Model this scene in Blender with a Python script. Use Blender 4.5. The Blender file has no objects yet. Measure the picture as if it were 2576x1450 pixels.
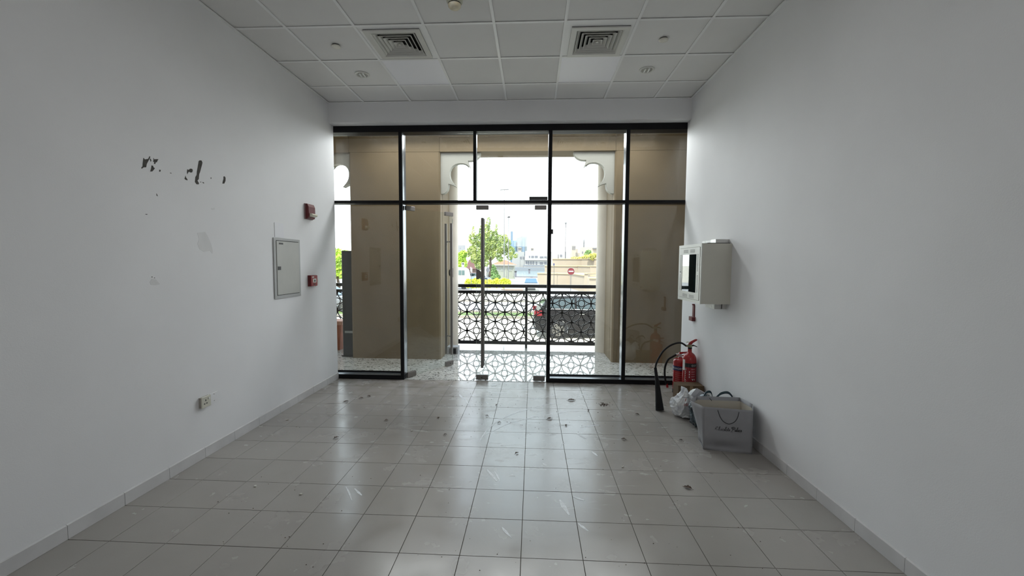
import bpy, math, random
from mathutils import Vector, Matrix, noise
random.seed(7)
S = bpy.context.scene
COL = S.collection
# ------------------------------------------------------------------ camera
CAMZ = 1.570
F, YAW, PITCH, ROLL = 1047.5, -0.04933, -0.0601, 0.00586
cy, sy, cp, sp = math.cos(YAW), math.sin(YAW), math.cos(PITCH), math.sin(PITCH)
fwd = Vector((sy*cp, cy*cp, sp)); right0 = Vector((cy, -sy, 0)); up0 = right0.cross(fwd)
rgt = right0*math.cos(ROLL)+up0*math.sin(ROLL); upv = -right0*math.sin(ROLL)+up0*math.cos(ROLL)
cam = bpy.data.cameras.new('camera'); co = bpy.data.objects.new('camera', cam); COL.objects.link(co)
cam.sensor_width = 36; cam.lens = F/2576*36; cam.clip_start = 0.05; cam.clip_end = 3000
M = Matrix((rgt, upv, -fwd)).transposed().to_4x4(); M.translation = Vector((0, 0, CAMZ)); co.matrix_world = M
S.camera = co
# ------------------------------------------------------------------ world, sun, added fill lights, exposure
S.view_settings.view_transform = 'Standard'; S.view_settings.look = 'None'
S.view_settings.exposure = 0.42; S.view_settings.gamma = 1.0; S.view_settings.use_curve_mapping = False
w = bpy.data.worlds.new('hazy_sky'); S.world = w; w.use_nodes = True
nt = w.node_tree; nt.nodes.clear()
o_ = nt.nodes.new('ShaderNodeOutputWorld'); bg = nt.nodes.new('ShaderNodeBackground')
tc = nt.nodes.new('ShaderNodeTexCoord'); sx = nt.nodes.new('ShaderNodeSeparateXYZ'); cr = nt.nodes.new('ShaderNodeValToRGB')
nt.links.new(tc.outputs['Generated'], sx.inputs[0]); nt.links.new(sx.outputs['Z'], cr.inputs[0])
nt.links.new(cr.outputs[0], bg.inputs[0]); nt.links.new(bg.outputs[0], o_.inputs[0])
cr.color_ramp.elements[0].position = 0.0; cr.color_ramp.elements[0].color = (0.93, 0.97, 1.0, 1)
cr.color_ramp.elements[1].position = 0.9; cr.color_ramp.elements[1].color = (0.62, 0.80, 1.0, 1)
e = cr.color_ramp.elements.new(0.25); e.color = (0.84, 0.94, 1.0, 1)
bg.inputs['Strength'].default_value = 3.2
SUN = bpy.data.lights.new('sun', 'SUN'); SUN.energy = 6.3; SUN.angle = 0.02; SUN.color = (1.0, 0.94, 0.82)
so = bpy.data.objects.new('sun', SUN); COL.objects.link(so)
so.rotation_euler = Vector((-0.45, -0.62, 1.25)).to_track_quat('Z', 'Y').to_euler()
def area(name, loc, dirv, sxx, syy, energy, col=(1, 1, 1)):
    l = bpy.data.lights.new(name, 'AREA'); l.shape = 'RECTANGLE'; l.size = sxx; l.size_y = syy; l.energy = energy; l.color = col
    o = bpy.data.objects.new(name, l); COL.objects.link(o); o.location = loc
    o.rotation_euler = Vector(dirv).to_track_quat('-Z', 'Y').to_euler(); return o
area('ceiling_fill', (-0.3, 2.35, 3.55), (0, 0, -1), 1.7, 1.6, 6, (1.0, 0.99, 0.98))  # unseen fill light added under the ceiling to brighten the room
area('rear_fill', (0.45, -4.9, 2.75), (0, 1, 0.55), 2.3, 1.3, 28, (1.0, 0.985, 0.97))  # fill light added at the plain back wall, no window there
area('arcade_inward_fill', (-0.35, 6.15, 3.50), (0, -1, -0.45), 4.2, 0.5, 54, (0.93, 0.97, 1.0))  # added fill aimed inwards to lift the walls beside the glass
area('arcade_down_fill', (-0.35, 6.1, 3.52), (0, -0.1, -1), 4.4, 0.7, 34, (0.97, 0.98, 1.0))  # added fill aimed down so the terrace floor bounces light indoors

# ------------------------------------------------------------------ helpers
def P(x, y, Y):
    d = fwd + rgt*((x-1288)/F) - upv*((y-725)/F)
    return Vector((0, 0, CAMZ)) + d*(Y/d.y)
def PZ(x, y, z=0.0):
    d = fwd + rgt*((x-1288)/F) - upv*((y-725)/F)
    return Vector((0, 0, CAMZ)) + d*((z-CAMZ)/d.z)
MATS = {}
def mat(name, col, rough=0.5, metal=0.0, var=0.0, vscale=5.0, bump=0.0, bscale=60.0, spec=0.5, emit=None, coat=0.0, trans=0.0, col2=None, world=True, detail=4.0):
    if name in MATS: return MATS[name]
    m = bpy.data.materials.new(name); m.use_nodes = True; n = m.node_tree; b = n.nodes['Principled BSDF']
    b.inputs['Base Color'].default_value = (*col, 1); b.inputs['Roughness'].default_value = rough
    b.inputs['Metallic'].default_value = metal; b.inputs['Specular IOR Level'].default_value = spec
    b.inputs['Coat Weight'].default_value = coat; b.inputs['Transmission Weight'].default_value = trans
    g = n.nodes.new('ShaderNodeNewGeometry')
    if var > 0 or col2:
        t = n.nodes.new('ShaderNodeTexNoise'); t.inputs['Scale'].default_value = vscale; t.inputs['Detail'].default_value = detail
        n.links.new(g.outputs['Position'], t.inputs['Vector'])
        mx = n.nodes.new('ShaderNodeMix'); mx.data_type = 'RGBA'
        c2 = col2 or tuple(max(0, c*(1-var)) for c in col); c1 = col if col2 else tuple(min(1, c*(1+var)) for c in col)
        rp = n.nodes.new('ShaderNodeMapRange'); rp.inputs[1].default_value = .35; rp.inputs[2].default_value = .65
        n.links.new(t.outputs[0], rp.inputs[0]); n.links.new(rp.outputs[0], mx.inputs[0])
        mx.inputs[6].default_value = (*c1, 1); mx.inputs[7].default_value = (*c2, 1)
        n.links.new(mx.outputs[2], b.inputs['Base Color'])
    if bump > 0:
        t2 = n.nodes.new('ShaderNodeTexNoise'); t2.inputs['Scale'].default_value = bscale; t2.inputs['Detail'].default_value = 3
        n.links.new(g.outputs['Position'], t2.inputs['Vector'])
        bp = n.nodes.new('ShaderNodeBump'); bp.inputs['Strength'].default_value = bump; bp.inputs['Distance'].default_value = 0.01
        n.links.new(t2.outputs[0], bp.inputs['Height']); n.links.new(bp.outputs[0], b.inputs['Normal'])
    MATS[name] = m; return m
class MB:
    def __init__(s): s.v = []; s.f = []; s.sm = []
    def add(s, vs, fs, smooth=False):
        k = len(s.v); s.v += [tuple(a) for a in vs]; s.f += [tuple(i+k for i in f) for f in fs]; s.sm += [smooth]*len(fs); return s
    def box(s, x0, x1, y0, y1, z0, z1):
        return s.add([(x0,y0,z0),(x1,y0,z0),(x1,y1,z0),(x0,y1,z0),(x0,y0,z1),(x1,y0,z1),(x1,y1,z1),(x0,y1,z1)],
            [(0,3,2,1),(4,5,6,7),(0,1,5,4),(1,2,6,5),(2,3,7,6),(3,0,4,7)])
    def bev(s, x0, x1, y0, y1, z0, z1, b):
        # box chamfered on its vertical-plane outline (XY) and top rim
        def ring(i, z): return [(x0+i+b,y0+i,z),(x1-i-b,y0+i,z),(x1-i,y0+i+b,z),(x1-i,y1-i-b,z),(x1-i-b,y1-i,z),(x0+i+b,y1-i,z),(x0+i,y1-i-b,z),(x0+i,y0+i+b,z)]
        vs = ring(b*.7, z0)+ring(0, z0+b)+ring(0, z1-b)+ring(b*.7, z1); fs = [tuple(range(7,-1,-1)), tuple(range(24,32))]
        for l in range(3):
            for k in range(8): fs.append((l*8+k, l*8+(k+1)%8, l*8+8+(k+1)%8, l*8+8+k))
        return s.add(vs, fs)
    def prism(s, pts, axis, a, b):
        # extrude a 2D outline: axis 'y' -> pts are (x,z); 'x' -> (y,z); 'z' -> (x,y)
        def q(p, t): return (p[0], t, p[1]) if axis == 'y' else ((t, p[0], p[1]) if axis == 'x' else (p[0], p[1], t))
        n = len(pts)
        return s.add([q(p, a) for p in pts]+[q(p, b) for p in pts],
            [tuple(range(n-1,-1,-1)), tuple(range(n, 2*n))]+[(i,(i+1)%n,(i+1)%n+n,i+n) for i in range(n)])
    def tube(s, pts, r, n=10, cap=True):
        pts = [Vector(p) for p in pts]; rs = r if isinstance(r, (list, tuple)) else [r]*len(pts)
        k0 = []; t0 = None; u = None
        for i, p in enumerate(pts):
            t = (pts[min(i+1, len(pts)-1)]-pts[max(i-1, 0)]).normalized()
            if u is None:
                u = t.orthogonal().normalized()
            else:
                u = (u - t*u.dot(t)).normalized()
            v = t.cross(u)
            k0.append([p+(u*math.cos(2*math.pi*j/n)+v*math.sin(2*math.pi*j/n))*rs[i] for j in range(n)])
        vs = [q for ring in k0 for q in ring]; fs = []
        for i in range(len(pts)-1):
            for j in range(n): fs.append((i*n+j, i*n+(j+1)%n, (i+1)*n+(j+1)%n, (i+1)*n+j))
        s.add(vs, fs, True)
        if cap:
            s.add(k0[0], [tuple(range(n-1,-1,-1))]); s.add(k0[-1], [tuple(range(n))])
        return s
    def lathe(s, prof, cx=0, cyy=0, n=28, cz=0, axis='z', smooth=True):
        vs = []; fs = []
        for r, z in prof:
            for j in range(n):
                a = 2*math.pi*j/n; A, B = r*math.cos(a), r*math.sin(a)
                if axis == 'z': vs.append((cx+A, cyy+B, cz+z))
                elif axis == 'y': vs.append((cx+A, cyy+z, cz+B))
                else: vs.append((cx+z, cyy+A, cz+B))
        for i in range(len(prof)-1):
            for j in range(n): fs.append((i*n+j, i*n+(j+1)%n, (i+1)*n+(j+1)%n, (i+1)*n+j))
        s.add(vs, fs, smooth)
        s.add(vs[:n], [tuple(range(n-1,-1,-1))]); s.add(vs[-n:], [tuple(range(n))]); return s
    def quad(s, a, b, c, d): return s.add([a, b, c, d], [(0,1,2,3)])
    def mesh(s, name, m):
        me = bpy.data.meshes.new(name); me.from_pydata(s.v, [], s.f); me.polygons.foreach_set('use_smooth', s.sm)
        if m: me.materials.append(m)
        me.update(); return me
    def build(s, name, m, parent=None, fix=True):
        me = s.mesh(name, m)
        if fix:
            import bmesh
            bm = bmesh.new(); bm.from_mesh(me); bmesh.ops.recalc_face_normals(bm, faces=bm.faces); bm.to_mesh(me); bm.free()
        o = bpy.data.objects.new(name, me); COL.objects.link(o)
        if parent:
            o.parent = parent
            pl = parent
            inv = Matrix.Identity(4); chain = []
            while pl: chain.append(pl); pl = pl.parent
            wm = Matrix.Identity(4)
            for q in reversed(chain): wm = wm @ q.matrix_basis
            # meshes are written in world coordinates unless the parent is marked local
            if not chain[-1].get('_loc'): me.transform(wm.inverted())
        return o
def link(name, me, parent=None, loc=(0,0,0), rz=0.0):
    o = bpy.data.objects.new(name, me); COL.objects.link(o); o.location = loc; o.rotation_euler = (0,0,rz)
    if parent: o.parent = parent
    return o
def empty(name, loc=(0,0,0), rz=0.0, local=False):
    o = bpy.data.objects.new(name, None); COL.objects.link(o); o.location = loc; o.rotation_euler = (0,0,rz); o.empty_display_size = .1
    if local: o['_loc'] = 1
    return o
LOCALS = []
def tag(o, label=None, cat=None, group=None, kind=None):
    if label: o['label'] = label
    if cat: o['category'] = cat
    if group: o['group'] = group
    if kind: o['kind'] = kind
    return o
def struct(o, label=None): o['kind'] = 'structure'; (label and o.__setitem__('label', label)); return o
def thing(name, label, cat, loc=(0,0,0), rz=0.0, group=None, local=True):
    return tag(empty(name, loc, rz, local), label, cat, group)
def copy_tree(o, parent=None):
    c = o.copy(); COL.objects.link(c); c.parent = parent
    for ch in [x for x in bpy.data.objects if x.parent == o]: copy_tree(ch, c)
    return c
def text_vf(s, size, shear=0.0, extrude=0.0, align='CENTER'):
    cu = bpy.data.curves.new('t', 'FONT'); cu.body = s; cu.size = size; cu.shear = shear; cu.extrude = extrude; cu.align_x = align
    cu.resolution_u = 4
    ob = bpy.data.objects.new('t', cu); COL.objects.link(ob); dg = bpy.context.evaluated_depsgraph_get()
    me = bpy.data.meshes.new_from_object(ob.evaluated_get(dg))
    vs = [tuple(v.co) for v in me.vertices]; fs = [tuple(p.vertices) for p in me.polygons]
    bpy.data.objects.remove(ob); bpy.data.curves.remove(cu); bpy.data.meshes.remove(me)
    return vs, fs

# ------------------------------------------------------------------ dimensions
XL, XR, ZC, YB, YW = -2.609, 1.915, 3.583, -5.0, 5.41
TS = 0.3296; FX = -0.0494; FY = 3.118
CX, CY = -0.344, 3.6116

# ------------------------------------------------------------------ materials of the room
wall_m = mat('wall_paint', (0.80, 0.80, 0.81), 0.62, var=0.018, vscale=1.6, bump=0.05, bscale=160)
ceil_m = mat('ceiling_board', (0.77, 0.76, 0.75), 0.85, bump=0.03, bscale=300, var=0.012, vscale=3)
tee_m = mat('ceiling_grid_metal', (0.86, 0.86, 0.86), 0.4)
joint_m = mat('dark_joint', (0.06, 0.06, 0.06), 0.9)
grout_m = mat('floor_grout', (0.11, 0.10, 0.088), 0.95, var=.3, vscale=8)
skirt_m = mat('skirting_stone', (0.6, 0.59, 0.59), 0.45, var=0.05, vscale=6)
frame_m = mat('black_frame', (0.004, 0.004, 0.0055), 0.5, spec=0.22)
frame_in = mat('frame_rebate_metal', (0.25, 0.27, 0.29), 0.25, metal=0.7)
steel_m = mat('brushed_steel', (0.22, 0.205, 0.195), 0.4, metal=0.75, spec=.3)
silver_m = mat('satin_silver', (0.62, 0.61, 0.59), 0.35, metal=0.8)
black_m = mat('black_plastic', (0.012, 0.012, 0.013), 0.45)
white_m = mat('white_plastic', (0.72, 0.72, 0.68), 0.4)

def tile_material():
    m = bpy.data.materials.new('floor_tile_ceramic'); m.use_nodes = True; n = m.node_tree; b = n.nodes['Principled BSDF']
    g = n.nodes.new('ShaderNodeNewGeometry'); oi = n.nodes.new('ShaderNodeObjectInfo')
    def noise_(sc, det=4, dist=0, vec=None, rough=.5):
        t = n.nodes.new('ShaderNodeTexNoise'); t.inputs['Scale'].default_value = sc; t.inputs['Detail'].default_value = det
        t.inputs['Distortion'].default_value = dist; t.inputs['Roughness'].default_value = rough
        n.links.new(vec or g.outputs['Position'], t.inputs['Vector']); return t.outputs[0]
    def rng(x, a, b_, c=0., d=1.):
        r = n.nodes.new('ShaderNodeMapRange'); r.inputs[1].default_value = a; r.inputs[2].default_value = b_
        r.inputs[3].default_value = c; r.inputs[4].default_value = d; n.links.new(x, r.inputs[0]); return r.outputs[0]
    def mix(f, a, b_):
        x = n.nodes.new('ShaderNodeMix'); x.data_type = 'RGBA'
        n.links.new(f, x.inputs[0])
        for i, c in ((6, a), (7, b_)):
            if isinstance(c, tuple): x.inputs[i].default_value = (*c, 1)
            else: n.links.new(c, x.inputs[i])
        return x.outputs[2]
    def mul(a, b_):
        x = n.nodes.new('ShaderNodeMath'); x.operation = 'MULTIPLY'; n.links.new(a, x.inputs[0])
        if isinstance(b_, float): x.inputs[1].default_value = b_
        else: n.links.new(b_, x.inputs[1])
        return x.outputs[0]
    c = mix(rng(noise_(1.7), .3, .7), (0.365, 0.342, 0.318), (0.318, 0.297, 0.277))
    c = mix(rng(oi.outputs['Random'], 0, 1, 0, .22), c, (0.30, 0.285, 0.265))
    # fine speckle
    c = mix(rng(noise_(260, 2), .66, .74, 0, .35), c, (0.16, 0.15, 0.14))
    # grime near the doorway
    sv = n.nodes.new('ShaderNodeSeparateXYZ'); n.links.new(g.outputs['Position'], sv.inputs[0])
    door = mul(rng(sv.outputs['Y'], 4.3, 5.3), rng(noise_(5, 6, .8), .42, .62))
    c = mix(mul(door, .65), c, (0.21, 0.185, 0.155))
    # pale dried scuffs, stretched smears
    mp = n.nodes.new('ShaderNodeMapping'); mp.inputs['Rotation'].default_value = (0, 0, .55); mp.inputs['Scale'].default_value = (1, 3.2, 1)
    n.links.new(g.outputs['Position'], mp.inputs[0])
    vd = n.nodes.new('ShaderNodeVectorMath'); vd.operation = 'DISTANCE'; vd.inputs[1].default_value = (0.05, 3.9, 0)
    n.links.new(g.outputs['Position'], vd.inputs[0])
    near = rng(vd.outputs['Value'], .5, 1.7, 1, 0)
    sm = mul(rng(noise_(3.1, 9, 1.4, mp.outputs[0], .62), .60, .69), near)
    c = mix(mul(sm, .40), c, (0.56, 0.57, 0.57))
    dk = mul(rng(noise_(9, 8, 2.0, None, .7), .66, .76), .4)
    c = mix(dk, c, (0.2, 0.18, 0.16))
    n.links.new(c, b.inputs['Base Color'])
    r = rng(noise_(4, 5), .3, .7, .17, .30)
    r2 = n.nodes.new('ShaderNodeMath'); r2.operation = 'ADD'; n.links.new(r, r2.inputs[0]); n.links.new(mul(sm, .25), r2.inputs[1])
    n.links.new(r2.outputs[0], b.inputs['Roughness'])
    b.inputs['Specular IOR Level'].default_value = .5
    bp = n.nodes.new('ShaderNodeBump'); bp.inputs['Strength'].default_value = .06; bp.inputs['Distance'].default_value = .004
    n.links.new(noise_(30, 3), bp.inputs['Height']); n.links.new(bp.outputs[0], b.inputs['Normal'])
    return m
tile_m = tile_material()

def terrazzo():
    m = bpy.data.materials.new('terrace_marble'); m.use_nodes = True; n = m.node_tree; b = n.nodes['Principled BSDF']
    g = n.nodes.new('ShaderNodeNewGeometry')
    mp = n.nodes.new('ShaderNodeMapping'); mp.inputs['Scale'].default_value = (18, 27, 1); mp.inputs['Rotation'].default_value = (0, 0, .15)
    n.links.new(g.outputs['Position'], mp.inputs[0])
    t = n.nodes.new('ShaderNodeTexNoise'); t.inputs['Scale'].default_value = 1.0; t.inputs['Detail'].default_value = 5; t.inputs['Distortion'].default_value = 1.6
    n.links.new(mp.outputs[0], t.inputs['Vector'])
    r = n.nodes.new('ShaderNodeValToRGB'); n.links.new(t.outputs[0], r.inputs[0])
    r.color_ramp.elements[0].position = .36; r.color_ramp.elements[0].color = (.10, .105, .10, 1)
    r.color_ramp.elements[1].position = .50; r.color_ramp.elements[1].color = (.62, .62, .585, 1)
    e = r.color_ramp.elements.new(.43); e.color = (.40, .40, .375, 1)
    t2 = n.nodes.new('ShaderNodeTexNoise'); t2.inputs['Scale'].default_value = 3; n.links.new(g.outputs['Position'], t2.inputs['Vector'])
    mx = n.nodes.new('ShaderNodeMix'); mx.data_type = 'RGBA'; mx.blend_type = 'MULTIPLY'; mx.inputs[0].default_value = .3
    n.links.new(r.outputs[0], mx.inputs[6]); n.links.new(t2.outputs[0], mx.inputs[7]); n.links.new(mx.outputs[2], b.inputs['Base Color'])
    b.inputs['Roughness'].default_value = .035; b.inputs['Specular IOR Level'].default_value = .8
    return m
terr_m = terrazzo()

def glass_mat(name, tint, dust, dustcol=(.6, .6, .58), streak=0.0):
    m = bpy.data.materials.new(name); m.use_nodes = True; n = m.node_tree; n.nodes.clear()
    out = n.nodes.new('ShaderNodeOutputMaterial'); tr = n.nodes.new('ShaderNodeBsdfTransparent'); tr.inputs[0].default_value = (*tint, 1)
    gl = n.nodes.new('ShaderNodeBsdfGlossy'); gl.inputs['Roughness'].default_value = 0.0; gl.inputs[0].default_value = (1, 1, 1, 1)
    fr = n.nodes.new('ShaderNodeFresnel'); fr.inputs[0].default_value = 1.5
    g = n.nodes.new('ShaderNodeNewGeometry')
    # the same Fresnel share from both sides of the sheet
    lw = n.nodes.new('ShaderNodeLayerWeight'); lw.inputs[0].default_value = .5
    pw = n.nodes.new('ShaderNodeMath'); pw.operation = 'POWER'; pw.inputs[1].default_value = 5; n.links.new(lw.outputs['Facing'], pw.inputs[0])
    ml = n.nodes.new('ShaderNodeMath'); ml.operation = 'MULTIPLY_ADD'; ml.inputs[1].default_value = .75; ml.inputs[2].default_value = .045
    n.links.new(pw.outputs[0], ml.inputs[0])
    mx = n.nodes.new('ShaderNodeMixShader'); n.links.new(ml.outputs[0], mx.inputs[0]); n.links.new(tr.outputs[0], mx.inputs[1]); n.links.new(gl.outputs[0], mx.inputs[2])
    df = n.nodes.new('ShaderNodeBsdfDiffuse'); df.inputs[0].default_value = (*dustcol, 1)
    tx = n.nodes.new('ShaderNodeTexNoise'); tx.inputs['Scale'].default_value = 7; tx.inputs['Detail'].default_value = 8; n.links.new(g.outputs['Position'], tx.inputs[0])
    rr = n.nodes.new('ShaderNodeMapRange'); rr.inputs[1].default_value = .35; rr.inputs[2].default_value = .75; rr.inputs[3].default_value = dust*.6; rr.inputs[4].default_value = dust*1.5
    n.links.new(tx.outputs[0], rr.inputs[0])
    m2 = n.nodes.new('ShaderNodeMixShader'); n.links.new(rr.outputs[0], m2.inputs[0]); n.links.new(mx.outputs[0], m2.inputs[1]); n.links.new(df.outputs[0], m2.inputs[2])
    n.links.new(m2.outputs[0], out.inputs[0]); return m
pane_m = glass_mat('window_glass', (.965, .975, .965), .007)
door_glass = glass_mat('door_glass', (.955, .975, .965), .008)
glass_edge = mat('glass_edge_green', (0.55, 0.62, 0.58), .15, spec=.6)

# ------------------------------------------------------------------ ROOM SHELL
# floor: bed + one object per tile
fl = struct(MB().box(XL-.2, XR+.2, YB, 5.44, -.12, -.0035).build('floor', grout_m))
g_ = .0018
def tile_mesh(x0, x1, y0, y1):
    b = .0005; zt, zb = 0.0, -.009
    vs = [(x0,y0,zb),(x1,y0,zb),(x1,y1,zb),(x0,y1,zb),(x0,y0,zt-b),(x1,y0,zt-b),(x1,y1,zt-b),(x0,y1,zt-b),(x0+b,y0+b,zt),(x1-b,y0+b,zt),(x1-b,y1-b,zt),(x0+b,y1-b,zt)]
    fs = [(0,1,5,4),(1,2,6,5),(2,3,7,6),(3,0,4,7),(4,5,9,8),(5,6,10,9),(6,7,11,10),(7,4,8,11),(8,9,10,11)]
    return vs, fs
cols = [(-8, XL+.002, FX-7*TS-g_)] + [(c, FX+c*TS+g_, FX+(c+1)*TS-g_) for c in range(-7, 5)] + [(5, FX+5*TS+g_, XR-.002)]
meshes = {}
far = MB()
for k in range(-7, 25):
    y1 = FY-(k)*TS-g_; y0 = FY-(k+1)*TS+g_
    if k == -7: y1 = FY+7*TS-.0
    if y0 < YB: break
    for c, x0, x1 in cols:
        if k > 11: far.add(*tile_mesh(x0, x1, y0, y1)); continue
        key = round(x1-x0, 4)
        if key not in meshes:
            vs, fs = tile_mesh(-(x1-x0)/2, (x1-x0)/2, -(TS/2-g_), TS/2-g_); meshes[key] = MB().add(vs, fs).mesh('tile', tile_m)
        o = link('tile', meshes[key], fl, ((x0+x1)/2, (y0+y1)/2, random.uniform(-.0004, .0002)))
        o.rotation_euler = (random.uniform(-.0009, .0009), random.uniform(-.0009, .0009), 0)
tag(far.build('tile', tile_m, fl), kind='stuff')
# scuffs on the tiles
scuff_m = mat('pale_scuff', (0.74, 0.76, 0.78), .5, var=.12, vscale=40)
def ribbon(pts, wd, name='scuff_mark', m=None, h=.0006, par=None):
    b = MB(); L = []; pts = [Vector(p) for p in pts]
    for i, p in enumerate(pts):
        t = (pts[min(i+1, len(pts)-1)]-pts[max(i-1, 0)]); t.z = 0; t.normalize(); nn = Vector((-t.y, t.x, 0))
        ww = wd*(.35 if i in (0, len(pts)-1) else 1)*random.uniform(.7, 1.2)
        L.append((p+nn*ww/2, p-nn*ww/2))
    for i in range(len(L)-1):
        a, b1 = L[i]; c, d = L[i+1]; z = Vector((0, 0, h))
        b.add([a+z, b1+z, d+z, c+z, a, b1, d, c], [(0,1,2,3),(0,4,5,1),(1,5,6,2),(2,6,7,3),(3,7,4,0)])
    return b.build(name, m or scuff_m, par or fl)
def fr(pts): return [PZ(x, y) for x, y in pts]
ribbon(fr([(1206,1112),(1213,1099),(1223,1085),(1235,1073),(1248,1062.5),(1264,1054),(1281,1046),(1301,1038),(1323,1032),(1343,1026),(1364,1021),(1400,1016)]), .012)
ribbon(fr([(1218,1098),(1233,1089),(1248,1082),(1264,1073),(1281,1066),(1301,1060),(1323,1055),(1343,1050),(1364,1046),(1400,1041),(1433,1036),(1474,1034.5)]), .011)
for a in ([(1223,985),(1240,988),(1275,991)], [(1335,1005),(1352,1004),(1373,1005)], [(1453,994),(1466,993.5),(1478,994.5)], [(1221,1047),(1235,1050),(1250,1053)],
          [(1340,1050),(1355,1049),(1369,1051)], [(1460,1077),(1480,1073),(1507,1070)], [(1450,1090),(1462,1098),(1475,1105)], [(1155,993),(1160,998),(1165,1004)],
          [(1225,1182),(1237,1196),(1250,1212)], [(1243,1185),(1250,1197),(1257,1212)], [(1408,1258),(1418,1275),(1432,1297)], [(1263,1327),(1270,1337),(1287,1354)],
          [(1364,1165),(1372,1171),(1375,1172)], [(870,1225),(878,1240),(885,1260)], [(892,1230),(902,1240),(910,1247)], [(1442,1250),(1455,1255),(1470,1260)],
          [(1280,1197),(1288,1196),(1295,1199)], [(1180,992),(1192,997),(1203,996)], [(1168,1003),(1175,1013),(1182,1022)], [(1222,1013),(1228,1017),(1234,1018)],
          [(1489,1137),(1496,1142),(1503,1148)], [(1455,1318),(1465,1326),(1480,1337)], [(1410,1127),(1415,1118),(1421,1115)]):
    ribbon(fr(a), random.uniform(.012, .032))

# walls
def wbox(name, *a): return struct(MB().box(*a).build(name, wall_m))
wl = wbox('wall_left', XL-.2, XL, YB, 5.409, -.12, ZC+.35)
wr = wbox('wall_right', XR, XR+.2, YB, 5.409, -.12, ZC+.35)
wbox('wall_back', XL-.2, XR+.2, YB-.2, YB, -.12, ZC+.35)
bk = wbox('wall_front', XL, XR, 5.28, 5.57, 3.335, ZC+.35)
# peeled paint on the left wall
peel_m = mat('bare_plaster', (.075, .07, .062), .9, var=.2, vscale=30)
stain_m = mat('faint_wall_smear', (.725, .725, .725), .7, var=.03, vscale=9)
def wl_pt(x, y, off=.0012):
    d = fwd + rgt*((x-1288)/F) - upv*((y-725)/F); p = Vector((0,0,CAMZ))+d*(XL/d.x); return Vector((XL+off, p.y, p.z))
def wpatch(pts, m=peel_m, name='peeled_patch', off=.0012):
    q = [wl_pt(x, y, off) for x, y in pts]; q2 = [Vector((XL-.001, p.y, p.z)) for p in q]; n = len(q)
    MB().add(q+q2, [tuple(range(n))]+[(i,(i+1)%n,(i+1)%n+n,i+n) for i in range(n)]).build(name, m, wl)
def cr_(x, y): return (320+x/3.627, 360+y/3.627)
for pl in ([(148,135),(160,150),(178,147),(192,145),(203,120),(210,128),(198,152),(186,175),(178,190),(172,222),(150,222),(132,235),(128,225),(140,212),(142,180)],
           [(238,135),(246,150),(260,148),(284,148),(276,160),(270,175),(258,178),(256,192),(244,190),(248,175),(234,168),(240,160)],
           [(222,204),(235,208),(240,222),(252,230),(242,244),(228,260),(210,260),(218,235)], [(205,145),(212,142),(220,160),(214,172)],
           [(292,244),(305,246),(303,260),(292,262)], [(390,270),(400,272),(405,278),(394,277)],
           [(548,240),(560,246),(575,234),(592,236),(598,250),(592,268),(578,270),(566,262),(556,268),(548,285),(545,262)],
           [(532,298),(536,315),(548,330),(550,341),(534,336),(522,326),(528,312)],
           [(652,165),(662,158),(678,160),(686,180),(680,205),(672,235),(664,265),(656,285),(652,330),(640,342),(654,368),(650,378),(632,376),(618,356),(622,310),(634,292),(636,260),(644,215)],
           [(686,356),(698,360),(702,370),(690,365)], [(668,352),(674,353),(673,360),(667,359)], [(762,313),(768,316),(766,328),(761,326)],
           [(878,306),(888,304),(897,318),(896,345),(886,370),(868,371),(872,350),(878,330)],
           [(162,650),(172,648),(188,650),(176,655)], [(222,1220),(230,1219),(229,1228),(223,1228)], [(246,1228),(252,1228),(252,1235),(246,1234)], [(266,460),(272,470),(278,486),(268,480)]):
    wpatch([cr_(*p) for p in pl])
wpatch([cr_(*p) for p in [(640,820),(710,812),(735,850),(765,920),(782,990),(776,1010),(755,985),(700,995),(660,970),(640,920),(655,880)]], stain_m, 'wall_smear', .0008)
wpatch([cr_(*p) for p in [(205,1270),(225,1240),(262,1245),(300,1290),(260,1298),(215,1295)]], stain_m, 'wall_smear', .0008)
wpatch([cr_(*p) for p in [(765,595),(798,592),(800,606),(775,612)]], stain_m, 'wall_smear', .0008)

# skirting: one object per tile piece
for side, x0, x1, nm in (('left', XL, XL+.010, 'baseboard_left'), ('right', XR-.010, XR, 'baseboard_right')):
    bb = struct(MB().box(x0 if side == 'left' else x1-.006, x0+.006 if side == 'left' else x1, YB, 5.41, 0, .078).build(nm, grout_m))
    for k in range(-7, 25):
        y1 = FY-k*TS-.0012; y0 = FY-(k+1)*TS+.0012
        if k == -7: y1 = 5.408
        if y0 < YB: break
        b = MB(); pr = [(x0, 0.001), (x1, .001), (x1, .081 if side == 'right' else .085), (x0, .085)] if side == 'left' else [(x0, .001), (x1, .001), (x1, .085), (x0, .081)]
        if side == 'left': pr = [(x0, .001), (x1, .001), (x1, .081), (x0, .085)]
        b.prism(pr, 'y', y0, y1); b.build('skirting_tile', skirt_m, bb)

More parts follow.
